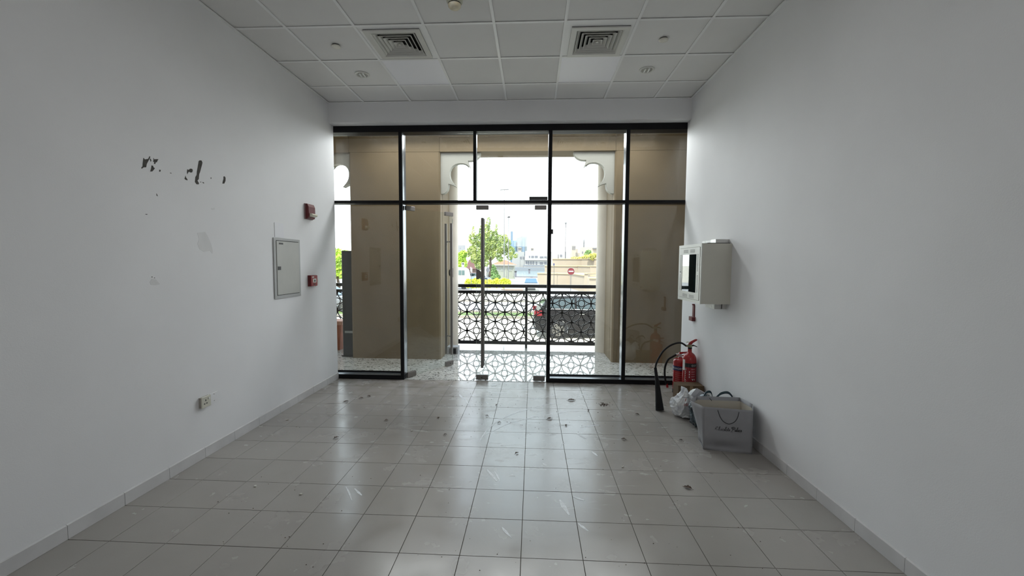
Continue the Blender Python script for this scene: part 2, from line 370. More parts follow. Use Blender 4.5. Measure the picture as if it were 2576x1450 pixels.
# ceiling: slab + tile objects + grid bars
ceil = struct(MB().box(XL-.2, XR+.2, YB, 5.4, ZC+.06, ZC+.35).build('ceiling', joint_m))
ccols = [(XL, CX-3*.6)] + [(CX+c*.6, CX+(c+1)*.6) for c in range(-3, 3)] + [(CX+3*.6, XR)]
rows_ = [(CY+2*.6, 5.28)] + [(CY+j*.6, CY+(j+1)*.6) for j in range(1, -15, -1)]
rows_ = [r for r in rows_ if r[0] > YB-.5]
cm = {}
lamp_m = mat('opal_lamp_cover', (.92, .92, .97), .35)
holes = {(2, 1): 'led', (5, 1): 'led', (2, 2): 'vent', (5, 2): 'vent'}
for ri, (y0, y1) in enumerate(rows_):
    for ci, (x0, x1) in enumerate(ccols):
        if (ci, ri) in holes: continue
        y0c = max(y0, YB)
        W_, D_ = x1-x0-.008, y1-y0c-.008
        key = (round(W_, 3), round(D_, 3))
        if key not in cm: cm[key] = MB().box(-W_/2, W_/2, -D_/2, D_/2, 0, .012).mesh('ceiling_tile', ceil_m)
        link('ceiling_tile', cm[key], ceil, ((x0+x1)/2, (y0c+y1)/2, ZC+.0035+random.uniform(0, .0015)))
for c in range(-3, 4):
    x = CX+c*.6; b = MB().box(x-.012, x+.012, YB, 5.28, ZC-.003, ZC+.001); b.box(x-.003, x+.003, YB, 5.28, ZC+.003, ZC+.04); b.build('grid_bar', tee_m, ceil)
for y0, y1 in rows_:
    if y0 > YB:
        for ci, (x0, x1) in enumerate(ccols):
            MB().box(x0+(.0125 if ci else .02), x1-(.0125 if ci < 7 else .02), y0-.012, y0+.012, ZC-.0025, ZC+.001).build('grid_bar', tee_m, ceil)
for x0, x1 in ((XL, XL+.022), (XR-.022, XR)):
    MB().box(x0, x1, YB, 5.28, ZC-.010, ZC-.004).build('wall_angle', tee_m, ceil)
MB().box(XL+.022, XR-.022, 5.262, 5.28, ZC-.006, ZC-.001).build('wall_angle', tee_m, ceil)
# lamp panels
for ci, lab in ((2, 'white opal light panel in the ceiling in front of the left air vent'), (5, 'white opal light panel in the ceiling in front of the right air vent')):
    x0, x1 = ccols[ci]; y0, y1 = rows_[1]; cx_, cy_ = (x0+x1)/2, (y0+y1)/2
    t = thing('ceiling_light_panel', lab, 'ceiling light', (cx_, cy_, ZC), group='flush light panels in the ceiling')
    MB().box(-.287, .287, -.287, .287, .004, .008).build('diffuser', lamp_m, t)
    b = MB()
    for a in ((-.294,.294,-.294,-.287),(-.294,.294,.287,.294),(-.294,-.287,-.287,.287),(.287,.294,-.287,.287)): b.box(*a, .001, .02)
    b.build('frame', tee_m, t)
# air diffusers
vent_m = mat('vent_enamel', (.66, .655, .62), .4); dark_m = mat('duct_shade_black', (.012, .011, .01), .9)
def vent(label, cx_, cy_, ox, oy, ow, od):
    t = thing('ceiling_vent', label, 'air vent', (cx_, cy_, ZC), group='square four-way ceiling vents')
    # blank plate ring filling the 600 module
    hx, hy = ow/2, od/2; b = MB()
    b.box(-.294, ox-hx, -.294, .294, .002, .01); b.box(ox+hx, .294, -.294, .294, .002, .01)
    b.box(ox-hx, ox+hx, -.294, oy-hy, .002, .01); b.box(ox-hx, ox+hx, oy+hy, .294, .002, .01); b.build('filler_plate', tee_m, t)
    def rect(h, z, k=0): return [(ox-h*ow/od, oy-h, z), (ox+h*ow/od, oy-h, z), (ox+h*ow/od, oy+h, z), (ox-h*ow/od, oy+h, z)]
    def fr_(b, h0, z0, h1, z1, th=.0025):
        A = rect(h0, z0); B = rect(h1, z1); C = rect(h1, z1+th); D = rect(h0, z0+th)
        for i in range(4):
            j = (i+1) % 4; b.add([A[i], A[j], B[j], B[i]], [(0,1,2,3)]); b.add([D[i], D[j], C[j], C[i]], [(3,2,1,0)])
            b.add([A[i], A[j], D[j], D[i]], [(0,1,2,3)]); b.add([B[i], B[j], C[j], C[i]], [(0,1,2,3)])
    b = MB(); fr_(b, hy, -.012, hy-.045, -.012, .010); fr_(b, hy-.045, -.012, hy-.062, .006, .003); b.build('rim', vent_m, t, fix=False)
    h = hy-.060
    for i in range(5):
        b = MB(); h0 = h-i*.0365; fr_(b, h0-.004, -.006, h0-.027, .020)
        fr_(b, h0-.001, -.0085, h0-.0045, -.0085, .004)
        b.build('louvre', vent_m, t, fix=False)
    b = MB(); hh = h-5*.0365; A = rect(max(hh, .01), -.006); b.add(A+[(ox, oy, .012)], [(0,1,2,3),(0,1,4),(1,2,4),(2,3,4),(3,0,4)]); b.build('centre_cone', vent_m, t)
    b = MB(); b.box(-.29, .29, -.29, .29, .055, .058); b.build('duct_shade_plate', dark_m, t)  # near-black plate, the unlit duct's darkness is put into its colour
vent('square louvred air vent in the ceiling, left one', (ccols[2][0]+ccols[2][1])/2, (rows_[2][0]+rows_[2][1])/2, -.003, .008, .50, .50)
vent('square louvred air vent in the ceiling, right one', (ccols[5][0]+ccols[5][1])/2, (rows_[2][0]+rows_[2][1])/2, .01, .035, .50, .50)
# sprinkler cover discs and downlights
disc_m = mat('cream_disc', (.78, .76, .68), .4)
for x, lab in ((-1.848, 'small cream sprinkler cover disc in the ceiling, left of the left vent'), (1.153, 'small cream sprinkler cover disc in the ceiling, right of the right vent')):
    t = thing('sprinkler_cover', lab, 'sprinkler', (x, 3.921, ZC), group='sprinkler cover discs in the ceiling')
    MB().lathe([(.034, .004), (.034, -.006)], n=24).build('collar', joint_m, t)
    MB().lathe([(.039, -.006), (.042, -.009), (.041, -.013), (.02, -.0145), (.001, -.015)], n=24).build('disc', disc_m, t)
bulb_m = mat('frosted_bulb', (.78, .8, .78), .2, spec=.7)
refl_m = mat('downlight_reflector', (.55, .56, .55), .25, metal=.6)
for x, lab in ((-1.849, 'round recessed downlight in the ceiling, left of the left light panel'), (1.167, 'round recessed downlight in the ceiling, right of the right light panel')):
    t = thing('downlight', lab, 'ceiling light', (x, 4.521, ZC), group='recessed downlights in the ceiling')
    MB().lathe([(.056, .002), (.058, -.006), (.074, -.006), (.077, -.002), (.077, .003)], n=32).build('rim', white_m, t)
    MB().lathe([(.056, .0005), (.045, .0022), (.02, .0033), (.001, .0035)], n=32).build('reflector', refl_m, t)
    for q in (-1, 1): MB().tube([(q*.02, -.040, -.0045), (q*.02, .040, -.0045)], .0085, 8).build('bulb', bulb_m, t)
# smoke detector
t = thing('smoke_detector', 'round cream smoke detector hanging from the ceiling', 'smoke detector', (-.607, 3.245, ZC))
det_m = mat('detector_plastic', (.50, .50, .40), .4); det2 = mat('detector_cap_plastic', (.72, .70, .58), .35, col2=(.55, .44, .24), vscale=14)
MB().lathe([(.066, 0), (.064, -.02), (.060, -.032)], n=32).build('base', det_m, t)
MB().lathe([(.060, -.032), (.061, -.045), (.052, -.058), (.050, -.060)], n=32).build('body', det_m, t)
MB().lathe([(.045, -.060), (.045, -.068)], n=24).build('sensing_gap', black_m, t)
MB().lathe([(.049, -.068), (.047, -.080), (.036, -.092), (.018, -.097), (.001, -.098)], n=32).build('cap', det2, t)
MB().lathe([(.003, 0), (.003, -.004)], n=8, cx=.012, cyy=-.062, cz=-.026).build('indicator', black_m, t)

# ------------------------------------------------------------------ SHOPFRONT (window_1) and doors
win = struct(empty('window_1'))
FR0, FR1 = 5.41, 5.565
def bar(nm, x0, x1, z0, z1, y0=FR0, y1=FR1, m=frame_m): return MB().box(x0, x1, y0, y1, z0, z1).build(nm, m, win)
bar('head_rail', XL-.10, XR+.10, 3.252, 3.333)
ML = [(-1.750, -1.705), (.190, .236), (1.167, 1.212)]
for a, b_ in ML: bar('mullion', a, b_, .004, 3.252)
bar('upper_mullion', -.776, -.737, 2.377, 3.252, FR0, 5.50)
spans = [(XL-.10, -1.750), (-1.705, .190), (.236, 1.167), (1.212, XR+.10)]
for i, (a, b_) in enumerate(spans):
    if i == 1:
        bar('transom', a, -.776, 2.340, 2.376); bar('transom', -.776, b_, 2.340, 2.376); continue
    bar('transom', a, b_, 2.340, 2.376)
    bar('sill_rail', a, b_, .004, .058)
    MB().box(a+.002, b_-.002, 5.416, 5.545, .058, .0595).build('sill_tread', frame_in, win)
    MB().box(a+.002, b_-.002, 5.545, 5.562, .0595, .078).build('glazing_bead', frame_m, win)
def pane(x0, x1, z0, z1, y=5.545): MB().box(x0+.002, x1-.002, y, y+.008, z0+.002, z1-.002).build('glass_pane', pane_m, win)
for i, (a, b_) in enumerate(spans):
    if i == 1: pane(a, -.776, 2.377, 3.251, 5.485); pane(-.737, b_, 2.377, 3.251, 5.485); continue
    pane(a, b_, .079, 2.339); pane(a, b_, 2.377, 3.251)
# rebate strips catching light on the mullion flanks
MB().box(-1.705, -1.7035, 5.43, 5.545, .06, 2.33).build('glazing_strip', frame_in, win)
MB().box(1.1655, 1.167, 5.43, 5.542, .06, 3.25).build('glazing_strip', frame_in, win)
MB().box(-1.705, -1.7035, 5.43, 5.48, 2.38, 3.25).build('glazing_strip', frame_in, win)
b = MB().bev(-.052, .182, 5.385, 5.41, 2.376, 2.418, .003); b.build('overhead_closer_box', mat('closer_grey', (.03, .03, .032), .4), win)
MB().box(.236, .258, 5.39, 5.42, 1.945, 2.005).build('strike_box', mat('closer_grey', (.03, .03, .032), .4), win)
MB().box(-1.70, .188, 5.42, 5.56, -.02, .003).build('threshold', terr_m, win)

def door_leaf(name, hinge_x, hinge_y, rz, flip, label):
    # local: hinge at origin, leaf along +x (flip=1) or -x (flip=-1), inside face towards -y
    d = empty(name, (hinge_x, hinge_y, 0), rz, True); struct(d, label)
    Wd = .925; f = flip
    def bx(nm, x0, x1, y0, y1, z0, z1, m, par=d):
        a, c = sorted((f*x0, f*x1)); return MB().box(a, c, y0, y1, z0, z1).build(nm, m, par)
    MB().box(*sorted((0, f*Wd)), -.005, .005, .012, 2.305).build('glass_panel', door_glass, d)
    bx('glass_edge', Wd, Wd+.0015, -.005, .005, .09, 2.225, glass_edge)
    for x0, x1, nm in ((.012, .165, 'patch_fitting'), (.765, Wd+.002, 'patch_fitting')):
        for z0, z1 in ((.010, .078), (2.262, 2.318)):
            a, c = sorted((f*x0, f*x1)); p = MB().bev(a, c, -.018, .018, z0, z1, .003).build(nm, steel_m, d)
    MB().lathe([(.008, -.0195), (.008, -.017)], cx=f*.85, cz=.042, axis='y', n=12).build('lock_cylinder', black_m, d)
    # half-disc lock plates
    for yy in (-.016, .006):
        pts = [(f*(Wd-.068*math.sin(a)), 1.418+.068*math.cos(a)) for a in [math.pi*i/16 for i in range(17)]]
        MB().prism(pts, 'y', yy, yy+.010).build('lock_plate', steel_m, d)
    # pull bars both sides
    hx = f*(Wd-.085)
    for sgn in (-1, 1):
        h = MB().tube([(hx, sgn*.055, .185), (hx, sgn*.055, 2.150)], .0185, 16).build('pull_handle', steel_m, d)
        for z in (.46, 1.88): MB().tube([(hx, sgn*.006, z), (hx, sgn*.040, z)], .009, 10).build('standoff', steel_m, h)
    return d
door_leaf('door_1', .184, 5.462, 0, -1, 'closed right-hand glass door leaf with a tall steel pull bar')
door_leaf('door_2', -1.694, 5.475, math.radians(58.8), 1, 'left-hand glass door leaf swung open outwards')

# ------------------------------------------------------------------ ARCADE / TERRACE
stone = mat('sand_stone', (0.195, 0.145, 0.082), .75, var=.05, vscale=3, bump=.25, bscale=150)
stone2 = mat('column_plaster', (0.64, 0.585, 0.5), .7, var=.05, vscale=3, bump=.1, bscale=100)
arch_m = mat('arch_plaster', (0.42, 0.415, 0.37), .7, bump=.15, bscale=120)
soff_m = mat('terrace_soffit_paint', (.72, .72, .70), .7)
tf = struct(MB().box(-9, 6.5, 5.44, 7.84, -.30, -.001).build('terrace_floor', terr_m))
struct(MB().box(-9.02, 6.52, 7.56, 7.88, -.9, -.002).build('terrace_plinth', mat('plinth_cream', (.62, .58, .48), .7, var=.05, vscale=2)))
struct(MB().box(-9, 6.5, 5.575, 7.75, 3.565, 3.70).build('terrace_ceiling', soff_m))
struct(MB().box(-9, XL-.101, 5.411, 5.57, -.1, 3.9).build('wall_facade_left', stone)); struct(MB().box(XR+.101, 6.5, 5.411, 5.57, -.1, 3.9).build('wall_facade_right', stone))
struct(MB().box(2.74, 3.0, 5.575, 7.75, 0, 3.565).build('wall_terrace_end', stone))
struct(MB().box(-9, 6.5, 5.575, 7.75, 3.70, 4.6).build('terrace_sun_block', stone))  # unseen mass above the arcade ceiling, added to block the sun
def pillar(label, x0, x1, y0=6.61, y1=7.62):
    t = thing('stone_pillar', label, 'pillar', ((x0+x1)/2, y0, 0), group='square stone pillars of the arcade', local=False)
    b = .022; pts = [(x0+b, y0), (x1-b, y0), (x1, y0+b), (x1, y0+.18), (x1-.008, y0+.185), (x1-.008, y0+.195), (x1, y0+.20), (x1, y1), (x0, y1), (x0, y0+b)]
    if x0 > 0: pts = [(x0+b, y0), (x1-b, y0), (x1, y0+b), (x1, y1), (x0, y1), (x0, y0+.20), (x0+.008, y0+.195), (x0+.008, y0+.185), (x0, y0+.18), (x0, y0+b)]
    MB().prism(pts, 'z', 0, 3.312).build('shaft', stone, t)
    MB().prism([(x0+.004, y0-.004), (x1-.004, y0-.004), (x1-.004, y1), (x0+.004, y1)], 'z', 3.314, 3.563).build('capital_block', stone, t)
    return t
pillar('broad sand-coloured stone pillar seen behind the leftmost window bay', -2.94, -1.478)
pillar('broad sand-coloured stone pillar seen behind the rightmost window bay', 1.262, 2.72)
pillar('sand-coloured stone pillar of the arcade beyond the left wall', -7.1, -5.64)
lt = thing('stone_lintel', 'long sand-coloured stone beam across the arcade above the arches', 'beam', (-1, 6.6, 3.31), local=False)
for a, b_ in ((-5.64, -2.94), (-1.478, 1.262), (2.72, 6.5)):
    MB().prism([(6.60, 3.312), (6.995, 3.312), (6.995, 3.36), (7.05, 3.36), (7.05, 3.563), (6.585, 3.563), (6.585, 3.53), (6.60, 3.53)], 'x', a+.001, b_-.001).build('beam_block', stone, lt)
prof = [(0,3.311),(0,2.67),(.02,2.668),(.05,2.674),(.075,2.69),(.100,2.715),(.116,2.75),(.122,2.79),(.123,2.826),(.16,2.818),(.20,2.803),(.248,2.778),
        (.205,2.825),(.172,2.868),(.150,2.92),(.142,2.975),(.146,3.03),(.162,3.07),(.192,3.105),(.235,3.132),(.29,3.148),(.35,3.148),(.40,3.136),(.44,3.112),(.476,3.070),
        (.462,3.11),(.447,3.15),(.437,3.186),(.48,3.186),(.53,3.195),(.575,3.215),(.61,3.245),(.63,3.28),(.638,3.311)]
def bracket(label, x, s, y=6.67):
    t = thing('arch_bracket', label, 'arch', (x, y, 3.3), group='scalloped corner brackets of the arches', local=False)
    MB().prism([(x+s*u, z) for u, z in prof], 'y', y, y+.11).build('scalloped_panel', arch_m, t)
    MB().prism([(x+s*(u*.93+.001), 3.311-(3.311-z)*.93) for u, z in prof], 'y', y+.11, y+.135).build('rear_moulding', arch_m, t)
bracket('scalloped arch bracket at the top right of the arch opening', 1.262, -1)
bracket('scalloped arch bracket at the top left of the arch opening', -1.478, 1)
bracket('scalloped arch bracket showing at the far left edge of the glass', -2.83, -1)
def column(label, x, y, r=.182):
    t = thing('round_column', label, 'column', (x, y, 0), group='round plaster columns of the arcade', local=False)
    MB().lathe([(r, 0), (r, 3.31)], cx=x, cyy=y, n=48).build('shaft', stone2, t)
    MB().lathe([(r+.004, 0), (r+.004, .006)], cx=x, cyy=y, n=48).build('foot_joint', stone2, t)
column('round pale column at the right end of the railing', 1.313, 7.48)
column('round pale column at the left end of the railing', -1.535, 7.50)
# low stone block with black face at the foot of the left column
t = thing('stone_block', 'low grey stone block with a black front at the foot of the left column', 'stone block', (-1.37, 7.06, 0), local=False)
MB().box(-1.463, -1.275, 7.03, 7.22, 0, .118).build('block', mat('grey_stone', (.36, .37, .38), .6, var=.12, vscale=20), t)
MB().box(-1.418, -1.305, 7.022, 7.03, .004, .098).build('front_plate', black_m, t)
# railing
rail_m = mat('railing_black', (.008, .008, .010), .35, spec=.4)
def lattice(x0, x1, z0, z1, ox, oz, a, y, par):
    b = MB(); wd = .0158; th = .012
    def ring(cx_, cz_, r, N):
        prev = None
        for k in range(N+1):
            an = 2*math.pi*k/N; p = (cx_+r*math.cos(an), cz_+r*math.sin(an), an)
            if prev:
                mx_, mz_ = (p[0]+prev[0])/2, (p[1]+prev[1])/2
                if x0 <= mx_ <= x1 and z0 <= mz_ <= z1:
                    vs = []
                    for q in (prev, p):
                        c, s_ = math.cos(q[2]), math.sin(q[2])
                        for rr in (r-wd/2, r+wd/2):
                            for yy in (y-th/2, y+th/2): vs.append((cx_+rr*c, yy, cz_+rr*s_))
                    b.add(vs, [(0,4,6,2),(1,3,7,5),(2,6,7,3),(0,1,5,4)])
            prev = p
    i0, i1 = int((x0-ox)/a)-2, int((x1-ox)/a)+3
    for i in range(i0, i1):
        for j in range(-2, 9):
            cx_, cz_ = ox+i*a, oz+j*a
            if (i+j) % 2 == 0:
                ring(cx_, cz_, a*.985, 56); ring(cx_, cz_, a*.335, 24)
            elif x0+.015 < cx_ < x1-.015 and z0-.01 < cz_ < z1+.01:
                b.lathe([(.026, -th/2), (.026, th/2)], cx=cx_, cyy=y, cz=cz_, n=12, axis='y')
    return b.build('lattice_panel', rail_m, par, fix=False)
def railing(label, x0, x1, posts, ox):
    y = 7.64; t = thing('metal_railing', label, 'railing', ((x0+x1)/2, y, 0), group='black metal railings of the arcade', local=False)
    MB().bev(x0, x1, y-.025, y+.025, 1.116, 1.176, .004).build('top_rail', rail_m, t)
    MB().bev(x0, x1, y-.02, y+.02, 1.005, 1.060, .003).build('middle_rail', rail_m, t)
    MB().bev(x0, x1, y-.02, y+.02, .062, .112, .003).build('bottom_rail', rail_m, t)
    MB().box(x0, x1, y-.008, y+.008, .112, .124).build('lattice_frame', rail_m, t)
    for p in posts: MB().bev(p-.022, p+.022, y-.024, y+.024, 0, 1.116, .003).build('post', rail_m, t)
    xs = [x0]+posts+[x1]
    for i in range(len(xs)-1):
        a = xs[i]+(.02 if i else .008); b_ = xs[i+1]-(.02 if i < len(xs)-2 else .008)
        lattice(a, b_, .122, 1.006, ox, .134, .1755, y, t)
railing('black railing with interlaced circle lattice between the two round columns', -1.41, 1.195, [-.110], -.859)
railing('black railing with interlaced circle lattice, left of the broad left pillar', -5.62, -2.95, [-4.3], -.859-.1755*14)
# tall dark board and planter at the far left
t = thing('display_board', 'tall black display board standing left of the broad left pillar', 'display board', (-3.04, 6.72, 0), local=False)
brd = mat('board_charcoal', (.014, .016, .020), .28, var=.2, vscale=7)
MB().bev(-3.135, -2.93, 6.70, 6.76, 0, 1.755, .006).build('panel', brd, t)
MB().box(-3.10, -2.93, 6.694, 6.70, .395, .43).build('tape_strip', mat('grey_tape', (.35, .37, .38), .5), t)
MB().box(-3.155, -2.92, 6.69, 6.90, 0, .02).build('foot', brd, t)
pot_m = mat('terracotta', (.42, .15, .09), .7, var=.1, vscale=9)
t = thing('plant_pot', 'square terracotta planter behind the black display board', 'plant pot', (-3.50, 7.3, 0), local=False)
MB().prism([(-3.68, 0), (-3.42, 0), (-3.385, .45), (-3.715, .45)], 'y', 7.18, 7.46).build('pot', pot_m, t)
MB().bev(-3.73, -3.365, 7.16, 7.48, .45, .52, .008).build('rim', mat('terracotta_rim', (.66, .36, .27), .7), t)

# ------------------------------------------------------------------ LEFT WALL FITTINGS
def wy(x, y):
    d = fwd + rgt*((x-1288)/F) - upv*((y-725)/F); p = Vector((0,0,CAMZ))+d*(XL/d.x); return p.y, p.z
grey_m = mat('panel_grey_enamel', (.43, .43, .40), .42, var=.03, vscale=5)
grey2 = mat('panel_frame_enamel', (.40, .405, .40), .5)
t = thing('electrical_panel', 'grey metal electrical panel set in the left wall', 'electrical panel', (XL, 4.31, 1.19), local=False)
b = MB(); y0, y1, z0, z1 = 4.075, 4.545, 1.190, 1.812; fw = .036
for a in ((y0, y0+fw, z0, z1), (y1-fw*.7, y1, z0, z1), (y0+fw, y1-fw*.7, z1-fw*.7, z1), (y0+fw, y1-fw*.7, z0, z0+fw*.9)): b.box(XL, XL+.010, *a)
b.build('frame', grey2, t)
MB().box(XL, XL+.003, y0+fw, y1-fw*.7, z0+fw*.9, z1-fw*.7).build('rebate', joint_m, t)
d = MB().box(XL+.003, XL+.014, y0+fw+.006, y1-fw*.7-.006, z0+fw*.9+.006, z1-fw*.7-.006).build('door', grey_m, t)
MB().box(XL+.014, XL+.018, 4.130, 4.174, 1.484, 1.520).build('latch', black_m, d)
MB().box(XL+.014, XL+.0155, 4.156, 4.226, 1.747, 1.764).build('name_tag', black_m, d)
t = MB().box(XL, XL+.0035, 4.108, 4.262, 1.818, 1.965).build('filler_board', mat('filler_white', (.78, .78, .81), .6)); tag(t, 'blank white board patch on the left wall above the electrical panel', 'wall patch')
red_m = mat('alarm_red', (0.12, 0.006, 0.009), .4); red2 = mat('alarm_red_bright', (.30, .012, .015), .4)
lens_m = mat('clear_lens', (.75, .74, .62), .12, spec=.8)
t = thing('fire_alarm_sounder', 'dark red fire alarm strobe with clear lens high on the left wall', 'fire alarm', (XL, 4.755, 2.06), local=False)
MB().box(XL, XL+.012, 4.672, 4.832, 2.060, 2.236).build('base', mat('alarm_base', (0.25, 0.14, 0.14), .5), t)
MB().prism([(XL+.012, 2.062), (XL+.040, 2.072), (XL+.048, 2.10), (XL+.046, 2.20), (XL+.032, 2.234), (XL+.012, 2.236)], 'y', 4.682, 4.824).build('housing', red_m, t)
b = MB(); b.prism([(XL+.048, 2.088), (XL+.075, 2.094), (XL+.084, 2.108), (XL+.075, 2.124), (XL+.048, 2.128)], 'y', 4.70, 4.81); b.build('strobe_lens', lens_m, t)
t = thing('fire_call_point', 'small red manual fire alarm call point on the left wall', 'fire alarm', (XL, 4.785, 1.28), local=False)
MB().box(XL, XL+.03, 4.712, 4.856, 1.284, 1.412).build('backbox', red_m, t)
MB().box(XL+.03, XL+.040, 4.716, 4.852, 1.287, 1.409).build('face', red2, t)
MB().box(XL+.040, XL+.043, 4.752, 4.822, 1.325, 1.372).build('press_window', white_m, t)
MB().box(XL+.040, XL+.042, 4.735, 4.775, 1.384, 1.398).build('label_strip', white_m, t)
MB().box(XL+.043, XL+.045, 4.775, 4.80, 1.335, 1.36).build('press_mark', black_m, t)
MB().box(XL+.040, XL+.0425, 4.77, 4.80, 1.30, 1.312).build('reset_keyhole', black_m, t)
t = thing('wall_switch', 'small pale switch plate on the left wall just right of the red call point', 'switch', (XL, 4.91, 1.33), local=False)
MB().box(XL, XL+.007, 4.875, 4.948, 1.276, 1.384).build('plate', wall_m, t)
MB().box(XL+.007, XL+.011, 4.892, 4.930, 1.295, 1.365).build('rocker', white_m, t)
t = thing('wall_socket', 'cream three-pin power socket low on the left wall', 'socket', (XL, 3.127, .45), local=False)
sock = mat('socket_cream', (.62, .61, .52), .4)
MB().box(XL, XL+.018, 3.083, 3.172, .413, .495).build('backbox', mat('socket_box', (.40, .38, .34), .6), t)
MB().bev(XL+.018, XL+.027, 3.080, 3.176, .410, .499, .003).build('face_plate', sock, t)
for yy, zz, a, c in ((3.121, .467, .004, .007), (3.108, .441, .006, .004), (3.131, .442, .006, .004)): MB().box(XL+.0265, XL+.0278, yy-a, yy+a, zz-c, zz+c).build('pin_hole', black_m, t)
MB().box(XL+.027, XL+.032, 3.146, 3.160, .468, .484).build('rocker', white_m, t)
t = thing('blank_plate', 'blank wall-coloured plate right of the socket, low on the left wall', 'wall plate', (XL, 3.235, .45), local=False)
MB().box(XL, XL+.005, 3.195, 3.275, .409, .493).build('plate', wall_m, t)
for zz in (.481, .427): MB().lathe([(.003, .005), (.003, .0062)], cx=XL, cyy=3.235, cz=zz, axis='x', n=10).build('screw', joint_m, t)
MB().box(XL, XL+.0055, 3.192, 3.195, .409, .493).build('shadow_gap', mat('gap_grey', (.25, .24, .28), .8), t)

# ------------------------------------------------------------------ RIGHT WALL FITTINGS
cab = mat('cabinet_enamel', (0.62, 0.605, 0.53), .42, var=.025, vscale=4, bump=.03, bscale=400)
cabd = mat('cabinet_door_enamel', (.70, .71, .66), .38)
slot_m = mat('slot_grey', (.32, .32, .30), .7)
t = thing('network_cabinet', 'cream wall-mounted network cabinet with dark glass door on the right wall', 'cabinet', (1.77, 4.43, 1.18), local=False)
x0, x1, y0, y1, z0, z1 = 1.638, XR, 4.122, 4.742, 1.181, 1.770
MB().box(x0, x1, y0, y1, z0, z1).build('body', cab, t)
b = MB(); b.box(x0-.010, x0, y0, y1, z0-.001, z0+.03); b.box(x0-.010, x0, y0, y1, z1-.03, z1+.001); b.box(x0-.010, x0, y0, y0+.028, z0+.03, z1-.03); b.box(x0-.010, x0, y1-.03, y1, z0+.03, z1-.03); b.build('front_frame', cabd, t)
dr = MB(); Y0, Y1, Z0, Z1 = y0+.031, y1-.033, z0+.033, z1-.033; gy0, gy1, gz0, gz1 = 4.236, 4.632, 1.282, 1.668
dr.box(x0-.014, x0-.004, Y0, gy0, Z0, Z1); dr.box(x0-.014, x0-.004, gy1, Y1, Z0, Z1); dr.box(x0-.014, x0-.004, gy0, gy1, Z0, gz0); dr.box(x0-.014, x0-.004, gy0, gy1, gz1, Z1)
dr = dr.build('door', cabd, t)
MB().box(x0-.011, x0-.006, gy0, gy1, gz0, gz1).build('glass', mat('smoked_glass', (.006, .012, .012), .02, spec=1.0, coat=1.0), dr)
for zc in (1.702, 1.238):
    for (a, c) in ((4.275, 4.40), (4.455, 4.585)):
        for k in range(5): MB().box(x0-.0148, x0-.0138, a, c, zc-.014+k*.007-.0018, zc-.014+k*.007+.0018).build('vent_slot', slot_m, dr)
for yc in (4.198, 4.668):
    b = MB()
    for k in range(14): b.box(x0-.0150, x0-.0138, yc-.009, yc+.009, 1.50+k*.0125, 1.5055+k*.0125)
    for k in range(14): b.box(x0-.0150, x0-.0138, yc-.009, yc+.009, 1.29+k*.0125, 1.2955+k*.0125)
    b.build('perforation_column', joint_m, dr)['kind'] = 'stuff'
MB().box(x0-.016, x0-.013, 4.660, 4.676, 1.475, 1.492).build('key_lock', black_m, dr)
MB().box(x0-.012, x0-.004, y1-.001, y1+.006, 1.21, 1.23).build('hinge', black_m, t)
tr_m = mat('galvanised_trunking', (.55, .55, .53), .4, metal=.5, var=.15, vscale=30)
t = thing('cable_trunking', 'short metal cable trunking box on top of the network cabinet', 'trunking', (1.88, 4.3, 1.77), local=False)
MB().box(1.79, XR, 4.19, 4.52, 1.771, 1.812).build('duct', tr_m, t); MB().box(1.786, XR, 4.187, 4.30, 1.770, 1.814).build('joint_sleeve', silver_m, t)
MB().box(1.69, 1.905, 4.145, 4.42, 1.7705, 1.777).build('cable_plate', black_m, t)
t = thing('cable_trunking', 'short metal cable trunking box under the network cabinet', 'trunking', (1.87, 4.3, 1.13), local=False)
MB().box(1.80, XR, 4.20, 4.42, 1.125, 1.180).build('duct', tr_m, t); MB().box(1.868, XR, 4.196, 4.20, 1.128, 1.178).build('end_plate', silver_m, t)
MB().box(1.868, 1.872, 4.193, 4.20, 1.128, 1.178).build('edge_strip', black_m, t)
t = thing('extinguisher_bracket', 'small dark red extinguisher wall bracket below the network cabinet', 'bracket', (XR, 5.0, .95), local=False)
MB().box(XR-.012, XR, 4.985, 5.035, .94, 1.085).build('strap', red_m, t)
MB().box(XR-.04, XR, 4.965, 5.065, .898, .945).build('hook', red_m, t)
MB().tube([(XR-.008, 5.01, 1.085), (XR-.008, 5.01, 1.098)], .018, 10).build('top_lug', red_m, t)

# ------------------------------------------------------------------ FIRE EXTINGUISHERS
ext_m = mat('extinguisher_red', (.34, .008, .010), .25, spec=.5, coat=.3)
extl = mat('extinguisher_label', (.30, .02, .03), .45)
wtxt = mat('print_white', (.75, .75, .75), .5); blue_m = mat('label_navy', (.008, .012, .09), .4)
rub = mat('black_rubber', (.008, .008, .009), .6, spec=.22)
def wrap(vs, r, cx_, cy_, th0, zoff, vert=False):
    out = []
    for x, y, z in vs:
        if vert: x, y = y, -x
        a = th0 + x/r; out.append((cx_+math.sin(a)*r, cy_-math.cos(a)*r, zoff+y))
    return out
def sleeve(par, nm, m, r, cx_, cy_, z0, z1, a0=-math.pi, a1=math.pi, n=40):
    b = MB(); vs = []
    for i in range(n+1):
        a = a0+(a1-a0)*i/n
        for z in (z0, z1): vs.append((cx_+math.sin(a)*r, cy_-math.cos(a)*r, z))
    b.add(vs, [(2*i, 2*i+2, 2*i+3, 2*i+1) for i in range(n)], True); return b.build(nm, m, par, fix=False)
def wtext(par, s, size, r, cx_, cy_, th, z, m=wtxt, vert=False):
    vs, fs = text_vf(s, size); b = MB().add(wrap(vs, r, cx_, cy_, th, z, vert), fs); return b.build('print', m, par, fix=False)
